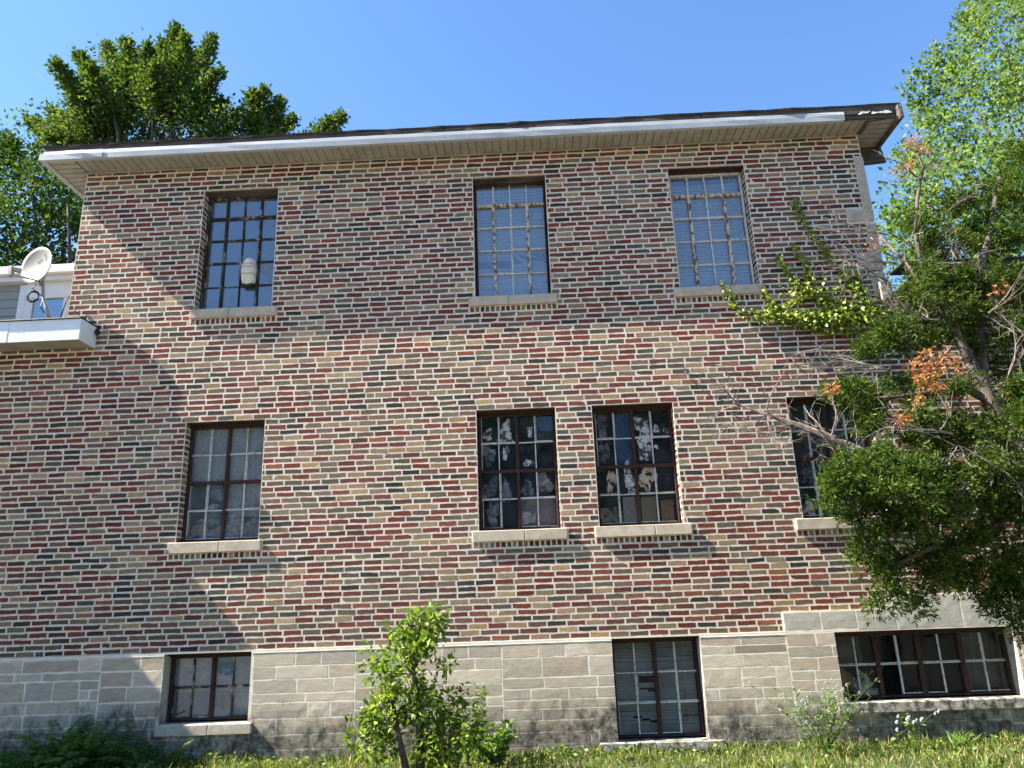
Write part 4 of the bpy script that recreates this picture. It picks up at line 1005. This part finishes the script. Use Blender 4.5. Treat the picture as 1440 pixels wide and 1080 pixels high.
def weed(name,label,cat,x,y,Y,h,nst,leafsize,mat,spread=.25,leaves=30,wid=.35,flowers=0,seed=0,up=.4,branchy=0,lmin=.08,group=None):
    rg=np.random.default_rng(seed); p=at(x,y,Y); base=Vector((p.x,Y,gz(p.x,Y)-.02)); e=empty(name,base,label,cat,group); mb=MB(); P=[];D=[];Fp=[];Fd=[]
    for s in range(nst):
        top=base+Vector((rg.normal()*spread*h,rg.normal()*spread*h*.5,h*rg.uniform(.6,1.05))); mid=base.lerp(top,.5)+Vector((rg.normal()*.03,rg.normal()*.03,.02)); b0=base+Vector((rg.normal()*.03,rg.normal()*.02,0))
        pts=[b0,b0.lerp(mid,.5),mid,mid.lerp(top,.5),top]; mb.tube(pts,.0045,.0018,4)
        ends=[pts]
        for b_ in range(branchy):
            q=pts[rg.integers(1,4)]; tt=q+Vector((rg.normal()*.16,rg.normal()*.08,rg.uniform(.06,.25))); pp=[q,q.lerp(tt,.5)+Vector((0,0,.015)),tt]; mb.tube(pp,.0026,.0013,4); ends.append(pp)
        for pp in ends:
            for i in range(leaves if pp is pts else leaves//4):
                t_=rg.uniform(lmin,1); j=min(int(t_*(len(pp)-1)),len(pp)-2); q=pp[j].lerp(pp[j+1],t_*(len(pp)-1)-j)
                P.append(q); D.append((rg.normal(),rg.normal()*.8-.2,up+rg.normal()*.4))
            for i in range(flowers if rg.uniform()<.75 else 0):
                c=pp[-1].lerp(pp[-2],rg.uniform(0,.5)) if i else pp[-1]
                for a in range(9): an=2*math.pi*a/9; Fp.append(c); Fd.append((math.cos(an),-.5,math.sin(an)))
    mb.build('stem',L_WEED if mat is not L_FERN else L_FERN,e)
    leafmesh('foliage',P,D,leafsize,mat,e,wid,.12,seed)
    for i in range(0,len(Fp),9): leafmesh('flower',Fp[i:i+9],Fd[i:i+9],.021,PETAL,e,.5,.05,seed+1)
    return e
weed('leafy_weed','bushy broad leaved weed at the wall foot right of the sapling','weed',700,1058,-.35,.40,20,.06,L_WEED,.45,34,.55,0,21)
weed('tall_weed','thin tall weed with small pale leaves behind the bushy weed','weed',672,1056,-.30,.72,5,.055,L_WEED,.11,60,.38,0,22)
weed('chicory_plant','tall spindly chicory with pale blue flowers between the two basement windows','wildflower',1160,1052,-.45,.64,15,.055,L_WEED,.50,12,.25,1,23,.5,4,group='flowering chicory')
weed('chicory_plant','smaller chicory with pale blue flowers below the long basement window sill','wildflower',1285,1046,-.40,.34,5,.055,L_WEED,.25,14,.28,2,24,.3,1,group='flowering chicory')
weed('grass_tuft','arching tuft of long grass blades under the long basement sill','grass tuft',1350,1050,-.3,.10,6,.15,L_WEED,.4,16,.06,0,25,1.0,0,.0)
weed('young_shoot','small upright leafy shoot at the wall foot left of the blind covered basement window','weed',795,1060,-.25,.22,2,.05,L_WEED,.12,14,.4,0,26)
# ferny shrub in the shade at the left
def fern(name,label,x,y,Y,nf,Lf,seed):
    rg=np.random.default_rng(seed); p=at(x,y,Y); base=Vector((p.x,Y,gz(p.x,Y)-.02)); e=empty(name,base,label,'shrub'); mb=MB(); P=[];D=[];S=[]
    for s in range(nf):
        d=Vector((rg.normal()*.6,rg.normal()*.35-.1,rg.uniform(.8,1.5))).normalized(); L=Lf*rg.uniform(.6,1.1); pts=[base+Vector((rg.normal()*.34*Lf,rg.normal()*.08,0))]
        for i in range(8): d=(d+Vector((d.x*.10,d.y*.1,-.16))).normalized(); pts.append(pts[-1]+d*(L/8))
        mb.tube(pts,.005,.0015,4); side=d.cross(Vector((0,0,1))).normalized()
        for i in range(2,9):
            for q in (0,.33,.66):
                c=pts[i-1].lerp(pts[i],q); w=.10*(1-abs((i+q)/9-.55)*1.3)
                for sg in (-1,1): P.append(c); D.append(side*sg+ (pts[i]-pts[i-1]).normalized()*.5+Vector((0,0,-.25+rg.normal()*.15))); S.append(max(.03,w))
    leafmesh('foliage',P,D,np.array(S),L_FERN,e,.26,.05,seed); mb.build('stem',L_FERN,e); return e
fern('ferny_shrub','dark ferny shrub with drooping fronds in the shade at the wall foot',105,1078,-.38,95,.56,31)
fern('ferny_shrub','low ferny seedling between the large ferny shrub and the basement window sill',205,1074,-.32,34,.36,32)

# lawn
rng=np.random.default_rng(9); n=52000
gx=rng.uniform(-7.2,7.2,n); gy=-.04-rng.uniform(0,1,n)**1.25*2.9
patch=np.sin(gx*2.3+1)*np.sin(gy*3+gx)+rng.normal(size=n)*.5
keep=patch>-1.1; gx,gy=gx[keep],gy[keep]; n=len(gx)
gzv=np.array([gz(a,b) for a,b in zip(gx,gy)])-.025
tuft=np.clip(np.sin(gx*5.1+np.sin(gy*7)*1.3)*np.sin(gy*6.3+gx*1.7),0,1)
hh=.045+.05*rng.uniform(0,1,n)+.09*np.exp(gy/.12)*rng.uniform(0,1,n)+.11*tuft*rng.uniform(0,1,n)**2
Dg=np.stack([rng.normal(size=n)*.5,rng.normal(size=n)*.45,np.ones(n)],1)
tag(leafmesh('grass',np.stack([gx,gy,gzv],1),Dg,hh,L_GRASS,None,.10,.10,10,.5),kind='stuff')
n=5200; gx=rng.uniform(-7,7,n); gy=-.05-rng.uniform(0,1,n)**1.6*2.2; gzv=np.array([gz(a,b) for a,b in zip(gx,gy)])
tag(leafmesh('ground_cover',np.stack([gx,gy,gzv+rng.uniform(0,.08,n)],1),np.stack([rng.normal(size=n),rng.normal(size=n),rng.uniform(0,.6,n)],1),(.020+.045*rng.uniform(0,1,n)**3),L_WEED,None,.6,.1,11),kind='stuff')

# ------------------------------------------------------------------ trees across the lawn, mirrored in the middle row of windows
rng=np.random.default_rng(14)
for (x,Y,h,lab) in ((-13,-27,15,'broad leafy tree across the lawn, facing the left end of the wall'),(-2,-31,15.5,'round leafy tree across the lawn, facing the middle of the wall'),(8,-28,15,'tall leafy tree across the lawn, facing the right end of the wall')):
    t=empty('leafy_tree',(x,Y,0),lab,'tree',group='trees across the lawn')
    ms=[((x+rng.normal()*2.0,Y+rng.normal()*1.5,h*rng.uniform(.25,.85)),(3.0,2.2,2.2)) for _ in range(15)]
    P,D,C=clumps(rng,ms,6,.5,30); leafmesh('crown',P,D,.45,L_DARK,t,.6,.1,40)
    mb=MB(); mb.tube([(x,Y,-.1),(x+.1,Y,h*.3),(x,Y,h*.7)],.35,.12,9); limbs(mb,(x,Y,h*.3),[c for c,_ in ms],.12,.04,rng); mb.build('trunk',BARK,t,True)

# ------------------------------------------------------------------ light
SUN=Vector((-6.6,-1.0,6.9)).normalized()
w=bpy.data.worlds.new('World'); scene.world=w; w.use_nodes=True; nt=w.node_tree
sk=nt.nodes.new('ShaderNodeTexSky'); sk.sky_type='NISHITA'; sk.sun_disc=False
sk.sun_elevation=math.asin(SUN.z); sk.sun_rotation=math.atan2(SUN.x,SUN.y); sk.altitude=200; sk.air_density=1.27; sk.dust_density=.4; sk.ozone_density=10.0
nt.links.new(sk.outputs[0],nt.nodes['Background'].inputs[0]); nt.nodes['Background'].inputs[1].default_value=.070
sd=bpy.data.lights.new('sun','SUN'); sd.energy=5.0; sd.angle=R(.53); sd.color=(1,.92,.80)
so=bpy.data.objects.new('sun',sd); COL.objects.link(so); so.rotation_euler=(-SUN).to_track_quat('-Z','Y').to_euler(); so.location=(-30,-10,30)
vs_=scene.view_settings; vs_.view_transform='Standard'; vs_.look='None'; vs_.exposure=2.13; vs_.gamma=1
scene.cycles.max_bounces=8; scene.cycles.transparent_max_bounces=12
